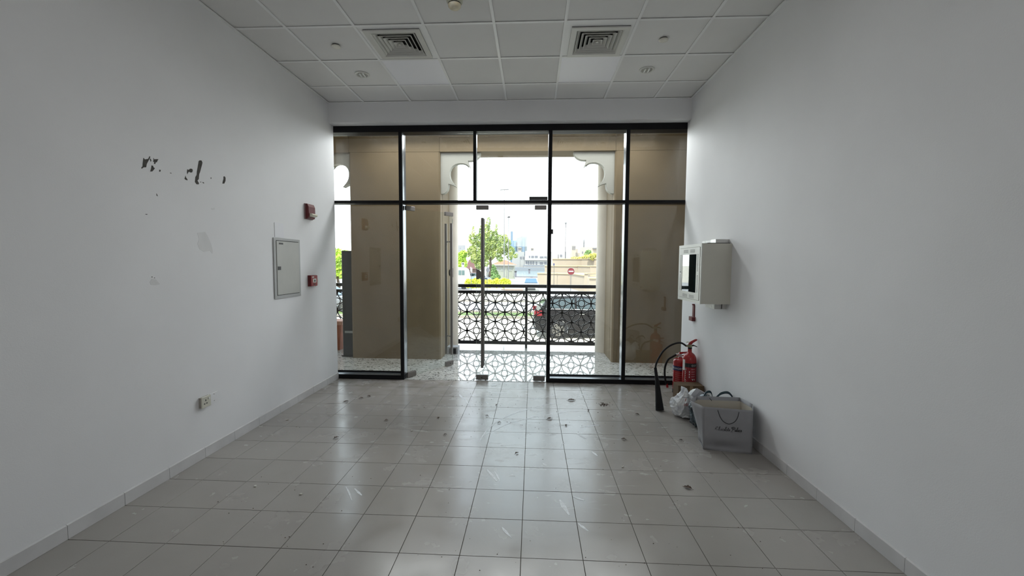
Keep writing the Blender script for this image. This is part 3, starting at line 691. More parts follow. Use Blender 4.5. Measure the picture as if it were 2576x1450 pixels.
# CO2 (taller, in front)
cx_, cy_ = 1.828, 4.872; r = .0755
t = thing('fire_extinguisher', 'taller red carbon dioxide extinguisher with long black discharge horn by the right wall', 'fire extinguisher', (cx_, cy_, 0), local=False)
MB().lathe([(.066, 0), (.0745, .012), (r, .03), (r, .455), (.0735, .478), (.068, .500), (.056, .522), (.040, .538), (.026, .545), (.0215, .555), (.0215, .598)], cx_, cy_, 40).build('cylinder', ext_m, t)
MB().lathe([(.023, .590), (.023, .606)], cx_, cy_, 20).build('neck_ring', rub, t)
sleeve(t, 'gas_band', black_m, r+.0006, cx_, cy_, .385, .432, -1.0, 1.5)
lb = sleeve(t, 'instruction_label', extl, r+.0006, cx_, cy_, .06, .384, -.72, 1.3)
b = sleeve(t, 'white_tag', wtxt, r+.0012, cx_, cy_, .345, .470, -1.55, -1.02)
wtext(t, 'CO2', .030, r+.0012, cx_, cy_, .36, .397)
for k, ch in enumerate('NAFFCO'): wtext(t, ch, .033, r+.0013, cx_, cy_, -.93, .348-k*.0265)
for k in range(5): sleeve(t, 'print', wtxt, r+.0012, cx_, cy_, .362-k*.028, .3645-k*.028, -.05, .55, 8)
for a, z in ((-.5, .325), (-.5, .295), (-.5, .265), (.0, .235), (.3, .235)): sleeve(t, 'print', wtxt, r+.0012, cx_, cy_, z, z+.018, a+.12, a+.24, 3)
v = MB(); v.tube([(cx_, cy_, .596), (cx_, cy_, .640)], .019, 12); v.tube([(cx_-.05, cy_, .622), (cx_+.02, cy_, .622)], .012, 10); v = v.build('valve', mat('brass_valve', (.36, .34, .22), .35, metal=.7), t)
MB().add([(cx_-.028, cy_-.011, .640), (cx_+.02, cy_-.011, .640), (cx_+.115, cy_-.011, .703), (cx_+.108, cy_-.011, .715), (cx_+.01, cy_-.011, .668), (cx_-.018, cy_-.011, .668),
         (cx_-.028, cy_+.011, .640), (cx_+.02, cy_+.011, .640), (cx_+.082, cy_+.011, .703), (cx_+.078, cy_+.011, .715), (cx_+.01, cy_+.011, .668), (cx_-.018, cy_+.011, .668)][:6] +
         [(cx_-.028, cy_+.011, .640), (cx_+.02, cy_+.011, .640), (cx_+.085, cy_+.011, .685), (cx_+.078, cy_+.011, .697), (cx_+.01, cy_+.011, .668), (cx_-.018, cy_+.011, .668)],
         [(0,1,2,3,4,5), (11,10,9,8,7,6)]+[(i, (i+1) % 6, (i+1) % 6+6, i+6) for i in range(6)])
def lever(pts, par, nm, m, y=0, hw=.010):
    MB().prism([(cx_+a, c) for a, c in pts], 'y', cy_+y-hw, cy_+y+hw).build(nm, m, par)
lever([(-.028, .640), (.018, .640), (.026, .655), (.078, .690), (.075, .704), (.060, .702), (.005, .672), (-.012, .668)], t, 'upper_lever', ext_m)
lever([(.010, .628), (.040, .636), (.078, .618), (.080, .610), (.040, .622), (.012, .616)], t, 'lower_lever', rub)
MB().tube([(cx_-.048, cy_-.012, .664), (cx_-.03, cy_-.014, .672), (cx_-.016, cy_-.012, .66)], .005, 8).build('safety_pin', mat('pin_yellow', (.6, .58, .4), .4), t)
def bez(p, n=26):
    p = [Vector(q) for q in p]; out = []
    for i in range(n+1):
        u = i/n*(len(p)-1); k = min(int(u), len(p)-2); f = u-k
        a, b_, c, d_ = p[max(k-1, 0)], p[k], p[k+1], p[min(k+2, len(p)-1)]
        out.append(.5*((2*b_)+(c-a)*f+(2*a-5*b_+4*c-d_)*f*f+(3*b_-a-3*c+d_)*f*f*f))
    return out
hp = [(cx_-.045, cy_, .622), P(1712, 863, 4.82), P(1692, 867, 4.76), P(1672, 880, 4.70), P(1659, 898, 4.64), P(1651, 915, 4.60), P(1648.5, 930, 4.57)]
MB().tube(bez(hp), .0105, 10).build('hose', rub, t)
g0, g1 = P(1648.5, 926, 4.575), P(1653, 958, 4.52)
MB().tube([g0, g0.lerp(g1, .15), g1], [.016, .0155, .019], 12).build('grip', rub, t)
h1 = Vector((1.372, 4.445, .003)); hr = []
MB().tube([g1.lerp(h1, -.03), g1.lerp(h1, .02), g1.lerp(h1, .5), h1+Vector((0, 0, .005))], [.019, .023, .032, .044], 20).build('horn', rub, t)
# powder (shorter, behind)
cx_, cy_ = 1.792, 5.075; r = .080
t = thing('fire_extinguisher', 'shorter red powder extinguisher with navy label band behind the taller one', 'fire extinguisher', (cx_, cy_, 0), local=False)
MB().lathe([(.070, 0), (.079, .008), (.079, .055)], cx_, cy_, 40).build('base_ring', rub, t)
MB().lathe([(.079, .055), (r, .06), (r, .385), (.077, .405), (.068, .420), (.045, .430), (.024, .434), (.020, .450)], cx_, cy_, 40).build('cylinder', ext_m, t)
sleeve(t, 'agent_band', blue_m, r+.0006, cx_, cy_, .290, .345, -1.9, 1.9)
wtext(t, 'POWDER', .034, r+.0012, cx_, cy_, -.76, .306)
for k in range(9): sleeve(t, 'print', extl if k % 2 else mat('print_pink', (.5, .2, .2), .5), r+.0009, cx_, cy_, .262-k*.012, .265-k*.012, -1.0, .5, 10)
for k in range(5): sleeve(t, 'print', wtxt, r+.0012, cx_, cy_, .130, .150, -1.2+k*.28, -1.02+k*.28, 3)
wtext(t, 'NAFFCO', .030, r+.0012, cx_, cy_, -1.62, .20, vert=True)
v = MB(); v.tube([(cx_, cy_, .446), (cx_, cy_, .486)], .019, 12); v = v.build('valve', silver_m, t)
MB().tube([(cx_-.052, cy_-.005, .474), (cx_-.01, cy_, .474)], .014, 12).build('hose_coupling', silver_m, t)
lever([(-.022, .480), (.01, .484), (.045, .492), (.095, .500), (.094, .512), (.03, .508), (-.012, .502)], t, 'upper_lever', ext_m)
lever([(0, .468), (.04, .470), (.09, .448), (.092, .440), (.04, .458), (0, .458)], t, 'lower_lever', ext_m)
hp = [(cx_-.05, cy_-.005, .474), P(1692, 898, 5.05), P(1681, 905, 5.02), P(1674, 920, 5.0), P(1672, 938, 4.99), P(1673.5, 955, 4.985), P(1677, 968, 4.985)]
MB().tube(bez(hp), .0115, 10).build('hose', rub, t)
MB().tube([P(1677, 966, 4.985), P(1679, 975, 4.985)], [.012, .014], 10).build('nozzle', ext_m, t)

# ------------------------------------------------------------------ BAGS AND BOX
card = mat('cardboard', (.105, .065, .032), .8, var=.08, vscale=12)
t = thing('cardboard_box', 'flat-topped brown cardboard box behind the white plastic bag', 'box', (1.75, 4.68, 0), local=False)
MB().box(1.615, 1.895, 4.61, 4.77, 0, .226).build('carton', card, t)
MB().box(1.615, 1.895, 4.604, 4.61, .10, .230).build('flap', card, t)
MB().box(1.74, 1.775, 4.6025, 4.604, .10, .226).build('tape', mat('brown_tape', (.28, .19, .10), .3), t)
def crumple(name, m, par, c, rad, fn, seed=0, nu=96, nv=64):
    vs = []; fs = []
    for j in range(nv+1):
        ph = math.pi*j/nv
        for i in range(nu):
            th = 2*math.pi*i/nu; d = Vector((math.sin(ph)*math.cos(th), math.sin(ph)*math.sin(th), -math.cos(ph)))
            vs.append(fn(d, th, ph, seed))
    for j in range(nv):
        for i in range(nu): fs.append((j*nu+i, j*nu+(i+1) % nu, (j+1)*nu+(i+1) % nu, (j+1)*nu+i))
    return MB().add(vs, fs, True).build(name, m, par, fix=False)
def plas():
    m = bpy.data.materials.new('thin_white_plastic'); m.use_nodes = True; n = m.node_tree; b = n.nodes['Principled BSDF']
    b.inputs['Base Color'].default_value = (.74, .75, .76, 1); b.inputs['Roughness'].default_value = .3
    b.inputs['Subsurface Weight'].default_value = 0
    g = n.nodes.new('ShaderNodeNewGeometry'); t = n.nodes.new('ShaderNodeTexNoise'); t.inputs['Scale'].default_value = 9; t.inputs['Detail'].default_value = 3; t.inputs['Distortion'].default_value = 1
    n.links.new(g.outputs['Position'], t.inputs['Vector']); r_ = n.nodes.new('ShaderNodeValToRGB'); n.links.new(t.outputs[0], r_.inputs[0])
    r_.color_ramp.elements[0].position = .35; r_.color_ramp.elements[0].color = (.58, .60, .64, 1); r_.color_ramp.elements[1].position = .62; r_.color_ramp.elements[1].color = (.88, .89, .89, 1)
    n.links.new(r_.outputs[0], b.inputs['Base Color']); return m
def folds(p, s, k=1.0):
    q1 = (.5-abs(noise.noise(Vector((p[0]*17+s, p[1]*17, p[2]*6)))))**2; q2 = (.5-abs(noise.noise(Vector((p[0]*38+s, p[1]*38, p[2]*22)))))**2
    return (noise.noise(Vector((p[0]*9+s, p[1]*9, p[2]*5)))*.022 + q1*.085 + q2*.035 - .02)*k
pc = Vector((1.602, 4.28, 0))
def fn_plastic(d, th, ph, s):
    q = (ph/math.pi)
    rx, ry = .155, .12
    prof_ = math.sin(ph)**.55 if q < .5 else (math.sin(ph)**.8)
    x = d.x/max(math.sin(ph), 1e-3)*prof_*rx if ph > 0.01 else 0; y = d.y/max(math.sin(ph), 1e-3)*prof_*ry if ph > .01 else 0
    z = (1-math.cos(ph))/2
    x -= .03*(1-z)
    top = .232 + .085*math.exp(-((x+.05)/.035)**2) + .075*math.exp(-((x-.08)/.04)**2)
    zz = z**.85*top
    f = folds((x, y, zz), 3.1)*1.2
    dx = Vector((x, y, 0)); l = dx.length or 1
    return (pc.x+x+dx.x/l*f, pc.y+y+dx.y/l*f, max(.002, zz+(f*.5 if z > .2 else 0)))
t = thing('plastic_bag', 'crumpled white plastic carrier bag against the grey paper bag', 'bag', (pc.x, pc.y, 0), local=False)
crumple('bag_body', plas(), t, pc, 0, fn_plastic)
pr_red = mat('print_red', (.45, .01, .02), .5)
for s_, sz, px_, py_ in (('1', .055, 1724, 1010), ('10', .05, 1724, 1022)):
    vs, fs = text_vf(s_, sz); o = P(px_, py_, 4.125)
    MB().add([(o.x+x*.95+y*.1, o.y-.0015-abs(x)*.1, o.z+y*.8) for x, y, z in vs], fs).build('print', pr_red, t, fix=False)
o = P(1724, 1001, 4.125); MB().box(o.x-.03, o.x+.03, 4.12, 4.123, o.z, o.z+.004).build('print', mat('print_grey', (.25, .25, .3), .5), t)
# small carton poking out of the plastic bag
t = thing('small_carton', 'small black and white carton poking out of the white plastic bag', 'box', (1.72, 4.2, .25), local=False)
def para(a, e1, e2, e3): return [a, a+e1, a+e1+e2, a+e2, a+e3, a+e1+e3, a+e1+e2+e3, a+e2+e3]
FB = [(0,3,2,1),(4,5,6,7),(0,1,5,4),(1,2,6,5),(2,3,7,6),(3,0,4,7)]
A_ = P(1738, 995, 4.14); AB = P(1753, 977, 4.17)-A_; U_ = P(1747, 1001, 4.13)-A_; W_ = P(1771, 987, 4.22)-P(1753, 977, 4.17)
MB().add(para(A_, AB, U_, W_), FB).build('carton_side', mat('carton_white', (.5, .5, .53), .4), t)
nn_ = Vector((-.0006, -.0004, .0015))
MB().add(para(A_+nn_+AB*.12, AB*.86, W_*.95, nn_*.5), FB).build('carton_top', mat('carton_black', (.01, .01, .018), .35), t)
# dark bag
dk_m = mat('dark_plastic', (.010, .016, .026), .25, spec=.6, col2=(.035, .07, .085), vscale=10)
dc = Vector((1.68, 4.015, 0))
def fn_dark(d, th, ph, s):
    z = (1-math.cos(ph))/2; k = math.sin(ph)**.5; x = math.cos(th)*k*.158; y = math.sin(th)*k*.105
    top = .27+.05*math.exp(-((x+.02)/.05)**2)
    zz = z**.8*top; f = folds((x, y, zz), 9.4)*.8; dx = Vector((x, y, 0)); l = dx.length or 1
    return (min(dc.x+x+dx.x/l*f-.03*(1-z), XR-.014), min(dc.y+y+dx.y/l*f, 4.15), max(.002, zz))
t = thing('dark_bag', 'dark teal and black plastic bag behind the grey paper bag', 'bag', (dc.x, dc.y, 0), local=False)
crumple('bag_body', dk_m, t, dc, 0, fn_dark)
def strap(pts, par, wv, m, nm='handle'):
    b = MB(); pts = [Vector(p) for p in pts]; wv = Vector(wv)
    for i in range(len(pts)-1):
        a, c = pts[i], pts[i+1]; n_ = Vector((0, .004, 0))
        b.add([a-wv, a+wv, c+wv, c-wv, a-wv+n_, a+wv+n_, c+wv+n_, c-wv+n_], [(0,1,2,3),(7,6,5,4),(0,4,5,1),(1,5,6,2),(2,6,7,3),(3,7,4,0)])
    return b.build(nm, m, par)
strap(bez([P(1800, 1003, 4.0), P(1812, 992, 4.0), P(1826, 988, 4.0), P(1836, 991, 4.0), P(1845, 1003, 4.0)], 14), t, (0, 0, .012), dk_m)
strap(bez([P(1768, 1003, 4.0), P(1775, 990, 4.0), P(1784, 986, 4.0), P(1790, 990, 4.0), P(1793, 1003, 4.0)], 14), t, (0, 0, .011), dk_m)
# grey paper bag
bagm = mat('grey_paper', (.31, .31, .325), .6, var=.04, vscale=9, bump=.15, bscale=18)
bagi = mat('paper_inside', (.48, .44, .37), .8)
t = thing('paper_bag', 'large open grey paper shopping bag with black script lettering by the right wall', 'bag', (1.65, 3.6, 0), local=False)
F0, F1 = Vector((1.459, 3.522, 0)), Vector((1.826, 3.452, 0)); B0, B1 = Vector((1.497, 3.725, 0)), Vector((1.862, 3.655, 0))
T0, T1 = Vector((1.447, 3.505, .374)), Vector((1.822, 3.455, .368)); U0, U1 = Vector((1.500, 3.800, .372)), Vector((1.874, 3.784, .372))
SL, SR = Vector((1.392, 3.665, .372)), Vector((1.893, 3.600, .372))
def gridf(b, a, c, d, e, nu, nv, fn=None):
    vs = []
    for j in range(nv+1):
        for i in range(nu+1):
            u, v_ = i/nu, j/nv; p = a.lerp(c, u).lerp(d.lerp(e, u), v_)
            if fn: p = p+fn(u, v_)
            vs.append(p)
    b.add(vs, [(j*(nu+1)+i, j*(nu+1)+i+1, (j+1)*(nu+1)+i+1, (j+1)*(nu+1)+i) for j in range(nv) for i in range(nu)], True)
def dent(u, v_):
    h = math.exp(-((u-.45)/.3)**2-((v_-.10)/.10)**2)*.022 - math.exp(-((u-.35)/.35)**2-((v_-.30)/.10)**2)*.006 + math.sin(math.pi*u)*math.sin(math.pi*v_)*-.006
    return Vector((0, h if 0 < v_ < 1 else 0, 0))
# shell with thickness: outside and inside skins
def shell(nm, quads, off, m, par):
    b = MB()
    for q in quads: gridf(b, *q)
    o = b.build(nm, m, par, fix=False); md = o.modifiers.new('s', 'SOLIDIFY'); md.thickness = .0016; md.offset = off; return o
shell('front_panel', [(F0, F1, T0, T1, 20, 20, dent)], 0, bagm, t)
GL = (F0+B0)/2+Vector((.012, 0, 0)); GR = (F1+B1)/2-Vector((.0, 0, 0))
shell('left_gusset', [(B0, GL, U0, SL, 4, 10), (GL, F0, SL, T0, 4, 10)], 0, bagm, t)
shell('right_gusset', [(F1, GR, T1, SR, 4, 10), (GR, B1, SR, U1, 4, 10)], 0, bagm, t)
shell('back_panel', [(B1, B0, U1, U0, 8, 8)], 0, bagm, t)
MB().prism([(F0.x, F0.y), (F1.x, F1.y), (B1.x, B1.y), (B0.x, B0.y)], 'z', .001, .004).build('base', bagm, t)
# cream inner lining, parallel to each panel
cen = (T0+T1+U0+U1)/4
b = MB()
for a, c, d, e in ((F1, GR, T1, SR), (GR, B1, SR, U1), (B1, B0, U1, U0), (B0, GL, U0, SL), (GL, F0, SL, T0)):
    nq = (c-a).cross(d-a).normalized(); mid = (a+c+d+e)/4
    if nq.dot(Vector((cen.x, cen.y, mid.z))-mid) < 0: nq = -nq
    nq *= .004
    gridf(b, a+nq, c+nq, a.lerp(d, .915)+nq, c.lerp(e, .915)+nq, 4, 4)
b.build('lining', bagi, t, fix=False)
cord = mat('black_cord', (.008, .008, .010), .7)
def onF(px, py, off=-.004):
    n_ = (F1-F0).cross(T0-F0).normalized(); d = fwd + rgt*((px-1288)/F) - upv*((py-725)/F); c0_ = Vector((0, 0, CAMZ))
    tt = (F0-c0_).dot(n_)/d.dot(n_); p = c0_+d*tt
    if n_.y > 0: n_ = -n_
    return p-n_*off*1.0 if off > 0 else p+n_*(-off)
MB().tube(bez([onF(1805.5, 1032.5), onF(1811, 1048), onF(1819, 1060), onF(1833, 1067), onF(1847, 1062), onF(1855, 1051), onF(1858.5, 1037)], 24), .0022, 8).build('cord_handle', cord, t)
MB().tube([Vector((1.61, 3.790, .358)), Vector((1.622, 3.785, .345)), Vector((1.626, 3.780, .335))], .0024, 6).build('cord_handle', cord, t)
MB().tube([Vector((1.715, 3.783, .335)), Vector((1.724, 3.785, .345)), Vector((1.735, 3.788, .350))], .0024, 6).build('cord_handle', cord, t)
# script lettering drawn as pen strokes
def E_(cx, cy, rx, ry, a0, a1, n=10): return [(cx+rx*math.cos(math.radians(a0+(a1-a0)*i/n)), cy+ry*math.sin(math.radians(a0+(a1-a0)*i/n))) for i in range(n+1)]
GL_ = {
 'C': (1.15, [E_(.62, .62, .45, .45, 60, 290, 16)+[(1.0, .35)], E_(.55, .85, .3, .2, 180, -20, 8), E_(.25, .35, .25, .3, 200, 20, 8)]),
 'h': (.62, [[(0, .1), (.25, .7), (.35, 1.15), (.22, 1.2), (.12, .8), (.1, 0)], [(.1, .3), (.25, .5), (.38, .45), (.38, .1), (.5, 0), (.62, .12)]]),
 'o': (.52, [E_(.24, .25, .2, .25, 70, 430, 12)+[(.4, .42), (.52, .4)]]),
 'c': (.45, [E_(.25, .25, .2, .25, 50, 300, 10)+[(.45, .12)]]),
 'l': (.38, [[(0, .12), (.22, .7), (.34, 1.15), (.22, 1.2), (.12, .8), (.12, .15), (.22, 0), (.38, .12)]]),
 'a': (.56, [E_(.22, .25, .2, .24, 60, 420, 12), [(.4, .46), (.38, .12), (.46, 0), (.56, .12)]]),
 't': (.40, [[(.15, .95), (.12, .15), (.22, 0), (.40, .12)], [(0, .6), (.34, .64)]]),
 'e': (.46, [[(0, .12), (.3, .3), (.32, .45), (.2, .5), (.08, .3), (.1, .08), (.24, 0), (.46, .12)]]),
 'P': (1.0, [[(.42, 1.15), (.32, .6), (.2, 0), (.02, -.12), (-.1, .02)], E_(.5, .9, .5, .32, 190, -110, 16), E_(.1, .95, .3, .25, 100, 300, 8)]),
 ' ': (.45, [])}
pos = 0; strokes = []
for ch in 'Chocolate Palace':
    wd, st = GL_[ch]
    for s_ in st: strokes.append([(pos+x+y*.22, y) for x, y in s_])
    pos += wd
tot = pos
a0 = onF(1798, 1083, -.001); a1 = onF(1866, 1087.5, -.001); ex = (a1-a0)/tot; ez = (T0-F0).normalized()*ex.length*1.35
bm_ = MB()
for s_ in strokes:
    if len(s_) > 1: bm_.tube([a0+ex*x+ez*y+Vector((0, -.001, 0)) for x, y in s_], .00135, 5)
bm_.build('script_lettering', cord, t, fix=False)
a0 = onF(1820, 1088, -.001); a1 = onF(1845, 1089.5, -.001); b = MB()
for k in range(9):
    if k == 5: continue
    p = a0.lerp(a1, k/9); b.box(p.x, p.x+.004, p.y-.0012, p.y, p.z, p.z+.0035)
b.build('small_print_line', mat('faint_print', (.12, .12, .13), .7), t)

# ------------------------------------------------------------------ LITTER ON THE FLOOR
leaf_m = mat('dry_leaf', (.075, .045, .03), .8, var=.3, vscale=60); paper_m = mat('paper_white', (.75, .77, .78), .6)
crumb_m = mat('pale_crumb', (.55, .53, .48), .8)
def leaf(px, py, size, rz, label):
    p = PZ(px, py); t = thing('dry_leaf', label, 'leaf', (p.x, p.y, 0), rz, 'dry leaves on the tiled floor')
    n = 9; b = MB(); top = []
    vs = []
    for i in range(n+1):
        u = i/n; w_ = math.sin(math.pi*min(u*1.05, 1))**.8*.28*size; zc = .002+.006*math.sin(math.pi*u)*random.uniform(.6, 1.3)
        for s_ in (-1, -.4, .4, 1): vs.append(((u-.5)*size, s_*w_*random.uniform(.75, 1.2), zc+abs(s_)*.005*random.uniform(.3, 1.5)))
    b.add(vs, [(i*4+j, i*4+j+1, (i+1)*4+j+1, (i+1)*4+j) for i in range(n) for j in range(3)], False)
    o = b.build('blade', leaf_m, t, fix=False); md = o.modifiers.new('s', 'SOLIDIFY'); md.thickness = .0008
    MB().tube([(-.5*size, 0, .003), (-.7*size, .02*size, .0015)], .0008, 5).build('stalk', leaf_m, t)
for a in ((870, 1012, .055, .6, 'dark curled dry leaf on the floor, farther of two near the left skirting'), (909, 1003, .045, .2, 'dry leaf on the floor near the frame left of the doorway, paired with a twig'),
          (928, 998, .045, 2.8, 'thin dry leaf on the floor just left of the doorway, nearest the black frame'), (1438, 1008, .09, .1, 'long dark dry leaf on the tiles right of the doorway'),
          (1603, 1044, .04, 2.6, 'dry leaf on the floor left of the black extinguisher horn'), (1383, 1055, .06, .4, 'curled dry leaf in the middle of the floor below the doorway'),
          (1424, 1072, .035, 1.2, 'small upright dry leaf on the pale scuffed tiles right of centre'), (1480, 1034, .035, 1.8, 'small dry leaf on a tile joint right of the curved scuff lines'),
          (1256, 1065, .035, .3, 'small dry leaf beside the curved scuff lines'), (1103, 1053, .035, 1.9, 'dry leaf on the tiles left of the closed door leaf'),
          (846, 1103, .045, .9, 'dry leaf on a tile joint on the left half of the floor'), (1569, 1107, .045, 2.9, 'dark dry leaf on the floor midway between doorway and paper bag'),
          (1729, 1229, .06, 2.7, 'dry leaf lying on the floor in front of the grey paper bag'), (1300, 1142, .035, .7, 'small dry leaf in the middle of the floor, nearest of those in the centre'),
          (1120, 1095, .03, .2, 'small dry leaf left of the start of the scuff lines'), (1713, 1109, .03, .1, 'small dry leaf left of the paper bag'),
          (972, 1059, .035, .5, 'small dry leaf on the left part of the floor below the open door'), (640, 1074, .05, .5, 'dark dry leaf lying against the left skirting'),
          (1225, 1048, .03, 2.9, 'small curled leaf on the tile joint left of the scuff lines'), (1249, 1021, .03, 1.2, 'small dry leaf on the joint line below the closed door leaf')):
    leaf(*a)
t = thing('leaf_debris', 'crumbled heap of dry leaf bits right of the doorway on the floor', 'debris', (0, 0, 0), 0, local=False); b = MB()
for k in range(60):
    p = PZ(random.gauss(1519, 7), random.gauss(1019, 2)); s_ = random.uniform(.004, .012); a = random.uniform(0, 3)
    b.add([(p.x-s_*math.cos(a), p.y-s_*math.sin(a), .001), (p.x+s_, p.y-s_*.3, .001), (p.x+s_*.4*math.cos(a), p.y+s_, .001), (p.x, p.y, .006)], [(0,1,3),(1,2,3),(2,0,3),(0,2,1)])
t2 = b.build('leaf_crumbs', leaf_m, t); t2['kind'] = 'stuff'
p = PZ(1242, 970); t = thing('paper_scrap', 'small square white paper scrap on the floor in front of the closed door leaf', 'paper', (p.x, p.y, 0), .4)
MB().prism([(-.035, -.028), (.034, -.024), (.032, .027), (-.03, .03)], 'z', .001, .0025).build('sheet', paper_m, t)
for px, py, lab in ((757, 1245, 'pale crumb on the left half of the floor, nearest the camera'), (1566, 1176, 'pale crumb on the floor left of the paper bag'), (642, 1225, 'tiny pale crumb at the near left of the floor'), (722, 1058, 'pale crumb near the left skirting below the panel'), (1036, 1085, 'pale chip on the floor left of the scuffs'), (1006, 971, 'pale chip on the floor just inside the open door')):
    p = PZ(px, py); s_ = .011; t = thing('plaster_crumb', lab, 'crumb', (p.x, p.y, 0), random.uniform(0, 3), 'pale plaster crumbs on the floor')
    MB().prism([(-s_, -s_*.4), (s_*.6, -s_*.7), (s_, s_*.3), (-s_*.2, s_*.8)], 'z', 0, .007).build('chip', crumb_m, t)
b = MB()
for k in range(300):
    if random.random() < .6: px, py = random.gauss(1250, 190), random.uniform(962, 1090)
    else: px, py = random.uniform(500, 2000), random.uniform(1000, 1440)
    p = PZ(px, py)
    if not (XL+.05 < p.x < XR-.45 and .6 < p.y < 5.38): continue
    s_ = random.uniform(.0015, .0045)*(1.4 if random.random() < .1 else 1)
    b.add([(p.x-s_, p.y-s_*.6, .0), (p.x+s_, p.y-s_*.4, .0), (p.x+s_*.2, p.y+s_, .0), (p.x, p.y, s_*.9)], [(0,1,3),(1,2,3),(2,0,3)])
tag(b.build('floor_grit', leaf_m), 'scattered tiny dark grit specks over the tiled floor', 'grit', kind='stuff')

# ------------------------------------------------------------------ OUTSIDE
def gz(Y):
    if Y < 15: return -1.1
    return max(-1.95, -1.1-.025*(Y-15))
def G(px, Y): p = P(px, 700, Y); return Vector((p.x, Y, gz(Y)))
pave = mat('pale_paving', (0.442, 0.408, 0.340), .9, var=.06, vscale=.6); asph = mat('sunlit_asphalt', (0.270, 0.270, 0.270), .9, var=.08, vscale=.4)
grass_m = mat('lawn', (0.067, 0.109, 0.017), .95, var=.35, vscale=3); kerb_m = mat('kerb_stone', (0.231, 0.210, 0.176), .9)
b = MB(); ys = [7.87, 15, 49, 400]
ys[3] = 1500
for i in range(3): b.add([(-260, ys[i], gz(ys[i])), (300, ys[i], gz(ys[i])), (300, ys[i+1], gz(ys[i+1])), (-260, ys[i+1], gz(ys[i+1]))], [(0,1,2,3)])
gnd = struct(b.build('ground', pave, fix=False))
def patch(nm, pts, m, h=.01):
    b = MB(); n = len(pts); q = [(x, y, gz(y)+h) for x, y in pts]; b.add(q+[(x, y, z-h-.01) for x, y, z in q], [tuple(range(n))]+[(i, (i+1) % n, (i+1) % n+n, i+n) for i in range(n)]); return b.build(nm, m, gnd)
patch('road_surface', [(-60, 24.5), (60, 24.5), (60, 33), (-60, 33)], asph, .006)
patch('road_surface', [(2.0, 33.2), (8.5, 33.2), (9, 48.9), (3.5, 48.9)], asph, .006)
patch('road_surface', [(3.5, 49.1), (9, 49.1), (30, 80), (-40, 80), (-40, 60)], asph, .006)
patch('parking_surface', [(-.5, 13), (14, 13), (14, 17.6), (-.5, 17.6)], asph, .006)
patch('lawn_strip', [(-14, 21.2), (1.2, 21.2), (1.2, 23.6), (-14, 23.6)], grass_m, .05)
for y in (20.9, 23.9): patch('kerb', [(-14, y), (1.5, y), (1.5, y+.2), (-14, y+.2)], kerb_m, .12)
patch('kerb', [(-60, 33.0), (2.0, 33.0), (2.0, 33.25), (-60, 33.25)], kerb_m, .12)
patch('kerb', [(8.5, 33.0), (60, 33.0), (60, 33.25), (8.5, 33.25)], kerb_m, .12)
# roundabout islands
isl = mat('island_paving', (0.210, 0.143, 0.109), .9)
for px, d, r_ in ((1300, 62, 3.0), (1303, 54, 2.2)):
    c = G(px, d); patch('traffic_island', [(c.x+r_*math.cos(a*math.pi/8), c.y+r_*.8*math.sin(a*math.pi/8)) for a in range(16)], isl, .14)
bark = mat('bark', (0.059, 0.042, 0.029), .9, var=.3, vscale=4)
def foliage(blobs, n, size, m, par, nm='foliage', seed=1):
    rnd = random.Random(seed); b = MB(); tv = sum(x[3]*x[4]*x[5] for x in blobs)
    for cx0, cy0, cz0, rx, ry, rz in blobs:
        for k in range(int(n*rx*ry*rz/tv)+8):
            u = Vector((rnd.gauss(0, 1), rnd.gauss(0, 1), rnd.gauss(0, 1))).normalized(); q = rnd.uniform(.35, 1.02)**.5
            p = Vector((cx0+u.x*rx*q, cy0+u.y*ry*q, cz0+u.z*rz*q)); a = Vector((rnd.gauss(0, 1), rnd.gauss(0, 1), rnd.gauss(0, 1)+.5)).normalized()
            e1_ = a.orthogonal().normalized(); e2_ = a.cross(e1_); s_ = size*rnd.uniform(.5, 1.2); g1_ = s_*.55
            b.add([p-e1_*s_, p-e2_*g1_, p+e1_*s_, p+e2_*g1_], [(0,1,2,3)])
    o = b.build(nm, m, par, fix=False); o['kind'] = 'stuff'; return o
def leafm(name, c1, c2):
    m = mat(name, c1, .6, col2=c2, vscale=.9, detail=6)
    b = m.node_tree.nodes['Principled BSDF']; return m
lv1 = leafm('olive_leaves', (0.453, 0.517, 0.146), (0.182, 0.262, 0.091)); lv2 = leafm('bright_leaves', (0.511, 0.689, 0.079), (0.182, 0.326, 0.046)); lv3 = leafm('yellow_hedge_leaves', (0.700, 0.700, 0.079), (0.475, 0.522, 0.046)); lv4 = leafm('shrub_leaves', (0.257, 0.420, 0.137), (0.127, 0.212, 0.070))
def tree(nm, label, px, d, blobs, n, size, m, trunk_h, tr, seed=1, grp=None):
    c = G(px, d); s_ = d/F
    t = thing(nm, label, 'tree' if 'tree' in nm else 'shrub', (c.x, c.y, c.z), 0, grp, local=False)
    B = []
    for x, y, rx, rz in blobs:
        p = P(x, y, d); B.append((p.x, d+random.Random(seed+x).uniform(-.8, .8)*rx*s_*.5, p.z, rx*s_, rx*s_*.8, rz*s_))
    foliage(B, n, size, m, t, seed=seed)
    if trunk_h:
        b = MB().tube([c, c+Vector((.1, 0, trunk_h*.5)), c+Vector((-.1, 0, trunk_h))], [tr, tr*.8, tr*.45], 8)
        top = c+Vector((0, 0, trunk_h*.8))
        for x, y, rx, rz in blobs[:6]:
            p = P(x, y+rz*.3, d); b.tube([top, top.lerp(p, .55)+Vector((0, 0, -.2)), p], [tr*.4, tr*.28, tr*.1], 6)
        b.build('trunk', bark, t)
    return t
